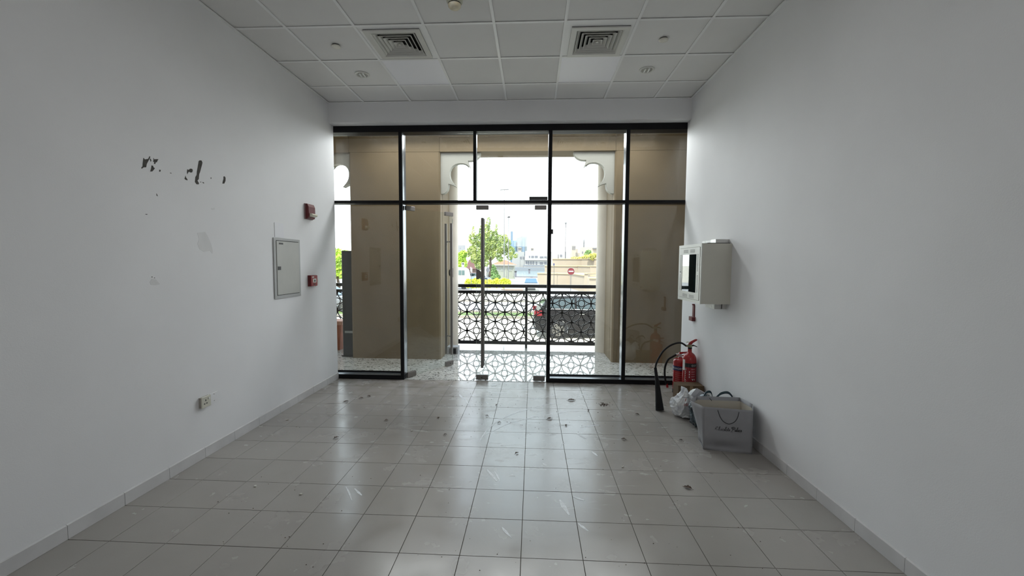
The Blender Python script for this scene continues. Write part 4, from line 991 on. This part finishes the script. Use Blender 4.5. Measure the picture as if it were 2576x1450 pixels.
tree('broadleaf_tree', 'tall airy olive-green tree behind the door handle', 1233, 76,
     [(1229, 562, 6, 16), (1224, 582, 9, 20), (1233, 590, 8, 14), (1213, 562, 3.5, 14), (1211, 585, 7, 18), (1204, 604, 12, 16), (1191, 582, 5, 14), (1188, 602, 8, 18), (1182, 600, 4, 10), (1248, 574, 4.5, 12), (1245, 594, 9, 14), (1259, 602, 9, 12),
      (1270, 600, 8, 12), (1278, 614, 8, 14), (1262, 622, 13, 16), (1240, 615, 13, 18), (1222, 615, 13, 20), (1200, 625, 13, 16), (1187, 632, 12, 14), (1176, 640, 8, 9), (1195, 650, 13, 14), (1212, 645, 14, 18), (1232, 640, 14, 16),
      (1252, 640, 11, 10), (1270, 634, 10, 10), (1286, 632, 9, 12), (1297, 644, 7, 6), (1282, 648, 8, 7), (1205, 668, 10, 12), (1222, 662, 9, 10), (1258, 652, 9, 8)], 17000, .17, lv1, 6.0, .30, 3)
tree('broadleaf_tree', 'bright green tree right beside the left round column', 1163, 70, [(1158, 650, 14, 16), (1166, 640, 10, 10), (1152, 662, 14, 14), (1168, 662, 8, 14)], 3600, .17, lv2, 2.5, .2, 8)
tree('conical_shrub_tree', 'small conical green shrub in front of the pale kiosk', 1244, 62, [(1242, 678, 7, 9), (1244, 688, 10, 9), (1247, 697, 13, 8), (1241, 670, 4, 6)], 2200, .11, lv4, .8, .1, 11)
t = tree('clipped_hedge', 'long yellow-green clipped hedge on the street beyond the railing', 1222, 45, [(x, 714+random.Random(x).uniform(-2, 1), 9, 12+random.Random(x+1).uniform(-2, 2)) for x in range(1178, 1280, 9)], 11000, .09, lv3, 0, 0, 13)
t['category'] = 'hedge'
tree('broadleaf_tree', 'green tree seen at the far left edge of the glass', 850, 40, [(840, 650, 30, 26), (868, 655, 26, 24), (850, 678, 28, 24)], 2600, .22, lv2, 2, .2, 17)
# yellow creepers on the terrace walls
# kiosk
def bxp(nm, px0, px1, py0, py1, Y0, Y1, m, par):
    a = P(px0, py1, Y0); c = P(px1, py0, Y0); return MB().box(a.x, c.x, Y0, Y1, a.z, c.z).build(nm, m, par)
kw = mat('kiosk_wall', (0.24, 0.25, 0.21), .7); kr = mat('kiosk_roof_tile', (0.34, 0.12, 0.07), .8, var=.12, vscale=3); kwin = mat('kiosk_shutter', (0.2, 0.215, 0.2), .5); trimw = mat('white_trim', (0.294, 0.294, 0.277), .6)
Yk = 92; t = thing('kiosk', 'small pale kiosk with orange hipped roof beside the big tree', 'kiosk', tuple(G(1267, Yk)), local=False)
a = P(1240, 696.5, Yk); c = P(1293.5, 667, Yk)
MB().box(a.x, c.x, Yk, Yk+4, gz(Yk), c.z).build('walls', kw, t)
ov = .45; q = P(1260, 654.5, Yk+2); rz_ = q.z
MB().add([(a.x-ov, Yk-ov, c.z), (c.x+ov, Yk-ov, c.z), (c.x+ov, Yk+4.4, c.z), (a.x-ov, Yk+4.4, c.z), (a.x+1.7, Yk+2, rz_), (c.x-2.0, Yk+2, rz_)], [(0,1,5,4),(1,2,5),(2,3,4,5),(3,0,4),(0,3,2,1)]).build('roof', kr, t)
for x0, x1, y0, y1 in ((1250, 1257, 670, 683), (1259, 1266, 670, 683), (1278, 1288, 670, 683)): f = bxp('window', x0, x1, y0, y1, Yk-.05, Yk+.02, trimw, t); bxp('shutter', x0+1, x1-1, y0+1, y1-1, Yk-.08, Yk-.04, kwin, f)
for x in (1248, 1273, 1291): bxp('post', x-1, x+1, 667, 696, Yk-.12, Yk, trimw, t)
bxp('fascia', 1238, 1295, 666, 668.5, Yk-.5, Yk-.4, trimw, t)
# hut with red-brown pyramid roof
Yh = 100; t = thing('pyramid_roof_hut', 'hut with dark red-brown stepped pyramid roof left of the big tree', 'hut', tuple(G(1184, Yh)), local=False)
rb = mat('redbrown_roof', (0.080, 0.036, 0.032), .8); z_ = P(1184, 677, Yh).z; a = P(1170, 677, Yh); c = P(1200, 677, Yh)
MB().box(a.x+.3, c.x-.3, Yh, Yh+3, gz(Yh), z_).build('walls', mat('hut_wall', (0.092, 0.063, 0.055), .8), t)
n_ = 7; xm0, xm1 = P(1178, 655, Yh).x, P(1183, 655, Yh).x; zt = P(1180, 653, Yh).z
for k in range(n_):
    u0, u1 = k/n_, (k+1)/n_; b = MB()
    def lr(p_, q_, u): return p_+(q_-p_)*u
    x0_, x1_, x2_, x3_ = lr(a.x, xm0, u0), lr(c.x, xm1, u0), lr(a.x, xm0, u1*.97), lr(c.x, xm1, u1*.97); y0_, y2_ = Yh-.4+1.9*u0, Yh-.4+1.9*u1*.97
    b.add([(x0_, y0_, lr(z_, zt, u0)), (x1_, y0_, lr(z_, zt, u0)), (x1_, Yh+3.4-1.9*u0, lr(z_, zt, u0)), (x0_, Yh+3.4-1.9*u0, lr(z_, zt, u0)), (x2_, y2_, lr(z_, zt, u1)), (x3_, y2_, lr(z_, zt, u1)), (x3_, Yh+3.4-1.9*u1, lr(z_, zt, u1)), (x2_, Yh+3.4-1.9*u1, lr(z_, zt, u1))], FB)
    b.build('roof_course', rb, t)
# poles, signs
galv = mat('galvanised_pole', (0.11, 0.11, 0.115), .5, metal=.3); polew = mat('pole_pale', (0.15, 0.15, 0.16), .5)
def pole(nm, label, cat, px, top, d, r0, m=galv, base=None):
    c = G(px, d); t = thing(nm, label, cat, tuple(c), local=False); zt_ = P(px, top, d).z
    MB().tube([c, (c.x, c.y, zt_)], [r0, r0*.75], 10).build('pole', m, t)
    if base: MB().tube([c, (c.x, c.y, c.z+base)], r0*1.6, 10).build('base', black_m, t)
    return t, c, zt_
t, c, z_ = pole('street_lamp', 'tall pale lamp post, left of the pair behind the closed door', 'street lamp', 1268, 478, 48, .055, polew)
MB().tube([(c.x-.5, c.y, z_), (c.x+.5, c.y, z_+.05)], .05, 8).build('lamp_head', galv, t)
t, c, z_ = pole('street_lamp', 'thinner lamp post with black foot, right of the pair behind the closed door', 'street lamp', 1278.5, 548, 70, .07, polew, .55)
b = MB(); b.box(c.x-.25, c.x+.25, c.y-.1, c.y+.1, z_-.02, z_+.12); b.box(c.x-.10, c.x+.3, c.y-.3, c.y+.3, z_+.12, z_+.22); b.build('lamp_head', galv, t)
t, c, z_ = pole('street_lamp', 'single grey lamp post rising behind the terraced walls on the right', 'street lamp', 1421.5, 563, 95, .14, galv)
b = MB(); b.box(c.x-.22, c.x+.22, c.y-.2, c.y+.2, z_-.05, z_+.15); b.box(c.x-.32, c.x+.32, c.y-.1, c.y+.1, z_+.15, z_+.25); b.build('lamp_head', galv, t)
def disc_sign(t, c, zc, r_, m, nm='sign_disc', n=28, y=-.06, th=.02):
    return MB().lathe([(r_, 0), (r_, th)], cx=c.x, cyy=c.y+y, cz=zc, axis='y', n=n, smooth=False).build(nm, m, t)
t, c, z_ = pole('no_entry_sign', 'red round no entry sign with white bar on a grey post', 'road sign', 1436, 676, 37, .032)
zc = P(1436, 683, 37).z; disc_sign(t, c, zc, .325, trimw, 'rim'); s_ = disc_sign(t, c, zc, .300, mat('sign_red', (0.139, 0.008, 0.013), .5), 'sign_disc', y=-.075); MB().box(c.x-.215, c.x+.215, c.y-.088, c.y-.075, zc-.055, zc+.055).build('white_bar', trimw, t)
t, c, z_ = pole('octagonal_sign', 'back of an octagonal stop sign on a grey post by the hedge', 'road sign', 1225.5, 672, 44, .035)
zc = P(1226.5, 680, 44).z; MB().lathe([(.24, 0), (.24, .02)], cx=c.x+.05, cyy=c.y+.05, cz=zc, axis='y', n=8, smooth=False).build('sign_back', mat('sign_back_grey', (0.168, 0.168, 0.176), .5), t)
MB().box(c.x+.0, c.x+.12, c.y+.0, c.y+.05, zc-.22, zc+.24).build('bracket', mat('dark_grey', (0.120, 0.120, 0.150), .6), t)
t, c, z_ = pole('double_sign_post', 'post with two narrow white plates by the parked vans', 'road sign', 1185.5, 676, 44, .03)
bxp('plate', 1183, 1185.2, 672, 684, 43.95, 43.98, trimw, t); bxp('plate', 1185.8, 1188, 674, 686, 43.95, 43.98, trimw, t)
t, c, z_ = pole('notice_board', 'tall white notice board beside the bright green tree', 'sign', 1164.5, 662, 58, .04)
bxp('board', 1161, 1168, 660.5, 675.5, 57.85, 57.95, trimw, t); bxp('emblem', 1163, 1166.3, 662.5, 665.5, 57.8, 57.85, black_m, t)
bxp('print_line', 1163, 1166, 672, 673, 57.8, 57.85, mat('dark_grey', (0.120, 0.120, 0.150), .6), t)
t, c, z_ = pole('blue_sign', 'thin post with a small blue sign in front of the terraced walls', 'road sign', 1393.3, 664, 60, .04); bxp('plate', 1392, 1394.8, 663, 668.5, 59.9, 59.95, mat('sign_blue', (0.013, 0.025, 0.126), .5), t)
t = thing('bollard', 'dark grey square bollard on the quay by the water', 'bollard', tuple(G(1331, 100)), local=False); bxp('body', 1329.3, 1333.6, 679, 689, 100, 100.3, mat('dark_grey', (0.120, 0.120, 0.150), .6), t); bxp('cap', 1329, 1334, 678, 679.3, 99.95, 100.35, black_m, t)
t = thing('litter_bin', 'dark litter bin to the right of the kiosk', 'bin', tuple(G(1297, 90)), local=False); bxp('body', 1294.5, 1299.5, 684, 696, 90, 90.5, mat('dark_grey', (0.120, 0.120, 0.150), .6), t); bxp('lid', 1294, 1300, 682.5, 684.3, 89.9, 90.6, black_m, t)
Y_ = 80; t = thing('a_frame_hut', 'low grey triangular shelter left of the kiosk', 'shelter', tuple(G(1231, Y_)), local=False)
a = P(1228, 696, Y_); c = P(1238, 696, Y_); q = P(1230, 684, Y_); MB().prism([(a.x, a.z), (c.x, c.z), (q.x, q.z)], 'y', Y_, Y_+1.5).build('roof', mat('shed_grey', (0.118, 0.130, 0.151), .6), t)
MB().box(a.x-.4, a.x+.1, Y_, Y_+1.4, a.z, q.z-.1).build('side_wall', trimw, t)

# vehicles
glassd = mat('car_glass', (0.020, 0.035, 0.035), .05, spec=.9); tyre = mat('tyre', (0.015, 0.015, 0.016), .8); alloy = mat('alloy', (0.176, 0.168, 0.151), .35, metal=.5)
def car(nm, label, cat, loc, rz, paint, L=4.2, H=1.48, W=1.76, suv=False):
    t = thing(nm, label, cat, loc, rz); k = L/4.2; h = H/1.48
    # local x: front = +x
    low = [(-2.05,.32),(-2.10,.55),(-2.08,.82),(-1.98,.98)]; up = [(-1.86,1.08),(-1.66,1.40),(-1.35,1.47),(-.5,1.48),(.15,1.44),(.85,1.03)]
    hood = [(1.0,.99),(1.75,.86),(2.02,.72),(2.10,.50),(2.05,.30)]
    if suv: up = [(-2.0,1.10),(-1.92,1.42),(-1.6,1.48),(-.3,1.48),(.35,1.44),(.95,1.06)]
    def arch(cx0, r_=.36): return [(cx0+r_*math.cos(a), .30+r_*math.sin(a)) for a in [math.pi*i/10 for i in range(11)]]
    bot = [(1.66+.0, .22)]+[(x, z) for x, z in arch(1.28)]+[(.9, .2), (-.9, .2)]+arch(-1.28)+[(-1.7, .24)]
    outline = low+up+hood+bot
    def hw(z): return W/2*(1 if z < .95 else 1-(z-.95)*.42)*(1 if z > .4 else .97)
    b = MB(); n = len(outline); A = [(x*k, -hw(z), z*h) for x, z in outline]; B = [(x*k, hw(z), z*h) for x, z in outline]
    b.add(A+B, [tuple(range(n-1, -1, -1)), tuple(range(n, 2*n))]+[(i, (i+1) % n, (i+1) % n+n, i+n) for i in range(n)]); b.build('body', paint, t)
    def gl(nm2, pts, m=glassd, off=.008):
        for s_ in (-1, 1):
            q = [(x*k, s_*(hw(z)+off), z*h) for x, z in pts]; q2 = [(x*k, s_*(hw(z)-.01), z*h) for x, z in pts]; nn = len(q)
            MB().add(q+q2, [tuple(range(nn)), tuple(range(2*nn-1, nn-1, -1))]+[(i, (i+1) % nn, (i+1) % nn+nn, i+nn) for i in range(nn)]).build(nm2, m, t)
    gl('side_window', [(-1.66,1.08),(-1.5,1.36),(-.72,1.41),(-.72,1.03)]); gl('side_window', [(-.64,1.03),(-.64,1.41),(.08,1.38),(.62,1.04)])
    gl('sill_trim', [(-.85,.30),(-.85,.36),(.85,.36),(.85,.30)], silver_m, .01); gl('door_handle', [(-.55,.86),(-.55,.90),(-.38,.90),(-.38,.86)], silver_m, .02)
    gl('belt_trim', [(-1.7,1.035),(-1.7,1.055),(.7,1.02),(.7,1.0)], silver_m, .012)
    ox_ = .14 if suv else 0
    MB().add([(X_+ox_, Y_, Z_) for X_, Y_, Z_ in [(.17*k, -.58, 1.44*h), (.17*k, .58, 1.44*h), (.86*k, .74, 1.05*h), (.86*k, -.74, 1.05*h), (.19*k, -.58, 1.47*h), (.19*k, .58, 1.47*h), (.89*k, .74, 1.07*h), (.89*k, -.74, 1.07*h)]], [(0,1,2,3),(7,6,5,4),(0,4,5,1),(1,5,6,2),(2,6,7,3),(3,7,4,0)]).build('windscreen', mat('windscreen_blue', (0.07, 0.12, 0.19), .3, spec=.2), t)
    x0_, x1_ = up[0][0], up[1][0]
    MB().add([(x0_*k-.02, -.70, up[0][1]*h), (x0_*k-.02, .70, up[0][1]*h), (x1_*k-.02, .58, up[1][1]*h-.02), (x1_*k-.02, -.58, up[1][1]*h-.02), (x0_*k, -.70, up[0][1]*h), (x0_*k, .70, up[0][1]*h), (x1_*k, .58, up[1][1]*h-.02), (x1_*k, -.58, up[1][1]*h-.02)], [(0,1,2,3),(7,6,5,4),(0,4,5,1),(1,5,6,2),(2,6,7,3),(3,7,4,0)]).build('rear_window', glassd, t)
    for s_ in (-1, 1):
        MB().box(-2.11*k, -1.80*k, s_*W/2-.14 if s_ > 0 else -W/2-.012, W/2+.012 if s_ > 0 else -W/2+.14, .80*h, .98*h).build('tail_light', mat('tail_red', (0.210, 0.008, 0.013), .3), t)
        MB().box(1.85*k, 2.07*k, s_*.62-.16, s_*.62+.16, .60*h, .74*h).build('headlight', lens_m, t)
        for wx in (-1.28, 1.28):
            y = s_*(W/2-.10); wv = MB().lathe([(.20, -.10), (.31, -.10), (.325, -.07), (.325, .07), (.31, .10), (.20, .10)], cx=wx*k, cyy=y, cz=.325, axis='y', n=24).build('wheel', tyre, t)
            b = MB()
            for q in range(10):
                a = 2*math.pi*q/10; c_, s2 = math.cos(a), math.sin(a); yy = y+s_*.105
                b.add([(wx*k+c_*.03-s2*.03, yy, .325+s2*.03+c_*.03), (wx*k+c_*.03+s2*.03, yy, .325+s2*.03-c_*.03), (wx*k+c_*.20+s2*.024, yy, .325+s2*.20-c_*.024), (wx*k+c_*.20-s2*.024, yy, .325+s2*.20+c_*.024)], [(0,1,2,3)])
            b.tube([(wx*k+.205*math.cos(q*math.pi/12), y+s_*.105, .325+.205*math.sin(q*math.pi/12)) for q in range(25)], .012, 6, cap=False); b.build('rim', alloy, wv, fix=False)
    MB().box(2.06*k, 2.12*k, -.5, .5, .42*h, .58*h).build('grille', black_m, t)
    MB().box(-2.125*k, -2.09*k, -.75, .75, .34*h, .56*h).build('rear_bumper', mat('bumper_grey', (0.084, 0.097, 0.113), .4), t)
    MB().box(-2.14*k, -2.12*k, -.26, .26, .62*h, .74*h).build('number_plate', trimw, t)
    return t
c = G(1347, 15.6)
car('parked_car', 'dark hatchback parked behind the right part of the railing', 'car', (c.x+2.10, 15.6, gz(15.6)), .03, mat('paint_black', (0.01, 0.009, 0.01), .3, spec=.3, coat=.2), 4.3, 1.52)
c = G(1336, 49); car('parked_car', 'white pickup facing the camera on the road beyond the railing', 'car', (c.x, 49, gz(49)), -math.pi/2, mat('paint_white', (0.260, 0.260, 0.252), .25), 4.6, 1.75, 1.8, True)
c = G(1190, 61); car('parked_car', 'small white car left of the big tree behind the hedge', 'car', (c.x, 61, gz(61)), -2.2, mat('paint_white', (0.260, 0.260, 0.252), .25), 4.0, 1.45)
c = G(1203, 72); car('parked_car', 'dark blue car behind the small white car', 'car', (c.x, 72, gz(72)), -.3, mat('paint_blue', (0.017, 0.029, 0.059), .25), 4.4, 1.7, 1.8, True)
c = G(845, 24); car('parked_car', 'silver car seen at the far left edge of the glass', 'car', (c.x-.4, 24, gz(24)), 0, mat('paint_silver', (0.189, 0.197, 0.210), .25, metal=.3), 4.2, 1.4)
# minibus
t = thing('minibus', 'white minibus with a row of windows beside the left column', 'bus', tuple(G(1160, 54)), local=False); a = P(1130, 708, 54); c = P(1177, 674, 54); pw = mat('paint_white', (0.260, 0.260, 0.252), .25)
z0 = gz(54)+.35
MB().prism([(a.x, z0), (c.x+.1, z0), (c.x+.15, z0+.9), (c.x-.15, c.z-.25), (c.x-.5, c.z), (a.x, c.z+.1)], 'y', 54, 56).build('body', pw, t)
for k in range(5): x_ = c.x-.45-k*.42; MB().box(x_-.34, x_, 53.97, 54.0, c.z-.95, c.z-.35).build('window', mat('bus_glass', (0.067, 0.109, 0.105), .1), t)
for x_ in (c.x-.55, a.x+.5): MB().lathe([(.33, -.12), (.33, .12)], cx=x_, cyy=54.1, cz=gz(54)+.33, axis='y', n=18).build('wheel', tyre, t)

# terraced retaining walls on the right
ter = mat('terrace_wall_plaster', (0.32, 0.265, 0.2), .85, var=.04, vscale=.5); cap = mat('terrace_coping', (0.4, 0.32, 0.2), .8)
t = thing('terraced_wall', 'beige stepped planter walls with pale copings on the right', 'wall', tuple(G(1450, 60)), local=False)
def tier(pts, ytop, ybot, label=None):
    for (x0, d0), (x1, d1), hw_ in pts:
        a = P(x0, 700, d0); c = P(x1, 700, d1); zt_ = P(x0, ytop, d0).z
        nrm = Vector((c.y-a.y, -(c.x-a.x), 0)).normalized(); 
        if nrm.y > 0: nrm = -nrm
        bk_ = -nrm*2.0
        q = [Vector((a.x, a.y, -2.2)), Vector((c.x, c.y, -2.2)), Vector((c.x, c.y, -2.2))+bk_, Vector((a.x, a.y, -2.2))+bk_]
        MB().add(q+[Vector((p.x, p.y, zt_-.12)) for p in q], FB).build('wall_block', ter, t)
        f_ = nrm*.12
        q = [Vector((a.x, a.y, zt_-.12))+f_, Vector((c.x, c.y, zt_-.12))+f_, Vector((c.x, c.y, zt_-.12))+bk_, Vector((a.x, a.y, zt_-.12))+bk_]
        MB().add(q+[p+Vector((0, 0, .14)) for p in q], FB).build('coping', cap, t)
tier([((1352, 62), (1432, 60), 2), ((1432, 60), (1470, 50), 2), ((1470, 50), (1479, 49.7), 2)], 687, 708)
tier([((1482, 46), (1530, 46), 2)], 699, 712)
tier([((1370, 66), (1453, 65), 2), ((1453, 65), (1485, 60), 2), ((1485, 60), (1530, 59.5), 2)], 668.5, 686)
tier([((1389, 72), (1462, 71.5), 2), ((1462, 71.5), (1530, 66), 2)], 651, 668)
cr_m = leafm('creeper_leaves', (0.700, 0.612, 0.137), (0.365, 0.391, 0.115))
t = tree('creeper_shrub', 'yellow-orange creeper spilling over the top terraced wall', 1485, 69, [(1480, 645, 12, 4), (1494, 643, 12, 6), (1470, 648, 10, 3), (1490, 650, 8, 5), (1450, 649, 14, 2)], 1100, .16, cr_m, 0, 0, 21)
for o in [x for x in bpy.data.objects if x.parent == t]: pass
t = tree('palm_shrub', 'small green shrub behind the top terraced wall', 1479, 74, [(1480, 636, 8, 7), (1474, 641, 6, 4)], 900, .12, lv4, 3.5, .08, 23)

# distant town
def bld(nm, label, d, m, boxes, wins=(), extra=None, wm=None, depth=6):
    t = thing(nm, label, 'building', tuple(G((boxes[0][0]+boxes[0][1])/2, d)), local=False)
    for i, (x0, x1, y0, y1) in enumerate(boxes): 
        a = P(x0, y1, d); c = P(x1, y0, d); MB().box(a.x, c.x, d+i*.15, d+depth, gz(d), c.z).build('block', m, t)
    for x0, x1, y0, y1 in wins:
        bxp('window', x0, x1, y0, y1, d-.12, d+.01, wm or wdk, t)
    return t
wdk = mat('far_window', (0.13, 0.13, 0.15), .4); cream = mat('far_cream', (0.33, 0.29, 0.24), .85); greyb = mat('far_grey', (0.27, 0.265, 0.26), .85); whiteb = mat('far_white', (0.36, 0.35, 0.345), .85)
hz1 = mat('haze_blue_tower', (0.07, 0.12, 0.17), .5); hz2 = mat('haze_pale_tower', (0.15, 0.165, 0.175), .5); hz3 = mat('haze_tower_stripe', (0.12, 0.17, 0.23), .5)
t = bld('arcaded_building', 'white and beige building with arches across the water', 190, whiteb, [(1320, 1376, 644, 668), (1321, 1356, 632, 645), (1357, 1392, 634, 646)],
    [(1330.5, 1333.5, 644, 648.5), (1336.5, 1343, 644, 648.5), (1345.5, 1352.5, 644, 648.5), (1358, 1367, 645.5, 649.5), (1369, 1375, 645.5, 649.5), (1348, 1351, 659, 666), (1358, 1366, 660, 665), (1369, 1375, 659, 665), (1322, 1326, 658, 664)])
for x in (1329.5, 1335.5, 1341.5):
    a = P(x-1.7, 665, 190); c = P(x+1.7, 661, 190); xm = (a.x+c.x)/2; r_ = (c.x-a.x)/2
    MB().prism([(a.x, a.z), (c.x, a.z), (c.x, c.z)]+[(xm+r_*math.cos(q*math.pi/8), c.z+2.2*r_*math.sin(q*math.pi/8)) for q in range(1, 8)]+[(a.x, c.z)], 'y', 189.85, 190.02).build('arch_window', wdk, t)
for k in range(9): bxp('merlon', 1321+k*7, 1324+k*7, 650, 652.5, 189.3, 189.8, whiteb, t)
bxp('terrace_band', 1320, 1378, 652, 655, 189.2, 189.9, whiteb, t); bxp('base_wall', 1316, 1378, 667, 671, 188, 189, mat('far_slate', (0.18, 0.19, 0.21), .8), t)
def windtower(label, x0, x1, y0, y1, d):
    t = thing('wind_tower', label, 'tower', tuple(G((x0+x1)/2, d)), local=False); a_ = P(x0+.6, y1, d); c_ = P(x1-.6, y0, d); MB().box(a_.x, c_.x, d, d+2.5, gz(d), c_.z).build('shaft', cream, t)
    bxp('cap', x0, x1, y0-1, y0+.6, d-.3, d+2.8, cream, t); n = 4; w_ = (x1-x0-2)/n
    for k in range(n): bxp('slot', x0+1.2+k*w_, x0+1.2+k*w_+w_*.55, y0+1.5, y0+(y1-y0)*.62, d-.08, d+.02, wdk, t)
windtower('square wind tower left of the arcaded building', 1303, 1312, 624, 634, 200)
windtower('square wind tower above the arcaded building', 1335, 1343, 625, 633, 196.5)
windtower('large wind tower on the right beyond the terraced walls', 1438, 1449, 618, 636, 154)
bld('low_grey_building', 'low grey warehouse behind the kiosk roof', 190, greyb, [(1288, 1308, 646, 662), (1295, 1319, 634, 648)], [(1309+k*6, 1312+k*6, 646, 651) for k in range(2)])
bld('cream_building', 'cream building with a wing at the right, beyond the terraced walls', 158, cream, [(1437.5, 1464, 636, 655), (1449, 1454, 626, 640)])
t = bld('cream_building', 'flat-roofed cream building beside the right round column', 140, cream, [(1463, 1515, 622.5, 660)], [(1464, 1467, 633, 638)])
bxp('roof_slab', 1492, 1515, 624, 626, 138.5, 140, wdk, t)
for px_ in (1487, 1490, 1493): MB().tube([P(px_, 623, 141), P(px_, 613+(px_ % 3), 141)], .1, 6).build('antenna', greyb, t)
bld('low_white_building', 'low white building in the far town, right of the door frame', 210, whiteb, [(1389, 1404, 637, 652), (1405, 1440, 640, 655), (1418, 1438, 634, 642)], [(1409, 1414, 641, 646)])
t = thing('glass_tower', 'hazy blue rounded tower beyond the big tree', 'tower', tuple(G(1292, 900)), local=False); a = P(1283, 633, 900); c = P(1301, 607, 900)
MB().lathe([((c.x-a.x)/2, gz(900)), ((c.x-a.x)/2, c.z), ((c.x-a.x)/2*.8, c.z+1.5)], cx=(a.x+c.x)/2, cyy=905, n=24).build('shaft', hz1, t)
for k in range(7): q = P(1301, 611+k*3.2, 900); MB().box(q.x-1, q.x+1.2, 898, 906, q.z, q.z+1.2).build('balcony', hz2, t)
t = thing('glass_tower', 'hazy pale slab tower with blue stripes, right of the rounded tower', 'tower', tuple(G(1311, 950)), local=False)
a = P(1301, 640, 950); c = P(1326, 596, 950); e = P(1298, 600, 950); MB().prism([(a.x-3, gz(950)), (c.x, gz(950)), (c.x, P(1326, 595, 950).z), (P(1313, 594.5, 950).x, P(1313, 594.5, 950).z), (a.x-3, e.z)], 'y', 950, 980).build('shaft', hz2, t)
bxp('glass_stripe', 1313.5, 1320.5, 600, 645, 949, 950, hz3, t); bxp('glass_stripe', 1309, 1312.5, 607, 645, 949, 950, hz3, t)
t = thing('glass_tower', 'hazy blue tower top peeking above the big tree', 'tower', tuple(G(1287, 1000)), local=False); bxp('shaft', 1284, 1290, 583, 665, 1000, 1015, hz3, t); bxp('crown', 1285, 1290, 582, 583, 1001, 1014, hz2, t)
for x0, x1, y0 in ((1461, 1468, 604), (1469, 1476, 599)):
    t = thing('glass_tower', 'very faint distant tower on the right horizon, '+('shorter' if x0 == 1461 else 'taller')+' of two', 'tower', tuple(G(x0, 1300)), local=False)
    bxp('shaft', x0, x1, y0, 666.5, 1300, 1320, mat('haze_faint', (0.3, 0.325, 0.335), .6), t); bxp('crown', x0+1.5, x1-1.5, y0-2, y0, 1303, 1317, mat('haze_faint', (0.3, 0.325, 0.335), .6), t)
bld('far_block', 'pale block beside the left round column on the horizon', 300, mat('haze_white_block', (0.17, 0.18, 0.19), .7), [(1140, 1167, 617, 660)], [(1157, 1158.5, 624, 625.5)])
# water and quay
wat = mat('creek_water', (0.189, 0.244, 0.252), .12, spec=.6, bump=.3, bscale=1.2)
struct(MB().box(-20, 7.5, 104, 182, -2.0, -1.93).build('creek_water', wat))
struct(MB().box(-20, 7.5, 101, 103.5, -2.0, -1.72).build('quay_edge', mat('quay_grey', (0.134, 0.122, 0.139), .8)))
struct(MB().box(-20, 7.5, 182, 187, -2.0, -.3).build('quay_far', mat('far_slate', (0.18, 0.19, 0.21), .8)))

for o in bpy.data.objects:
    if '_loc' in o: del o['_loc']
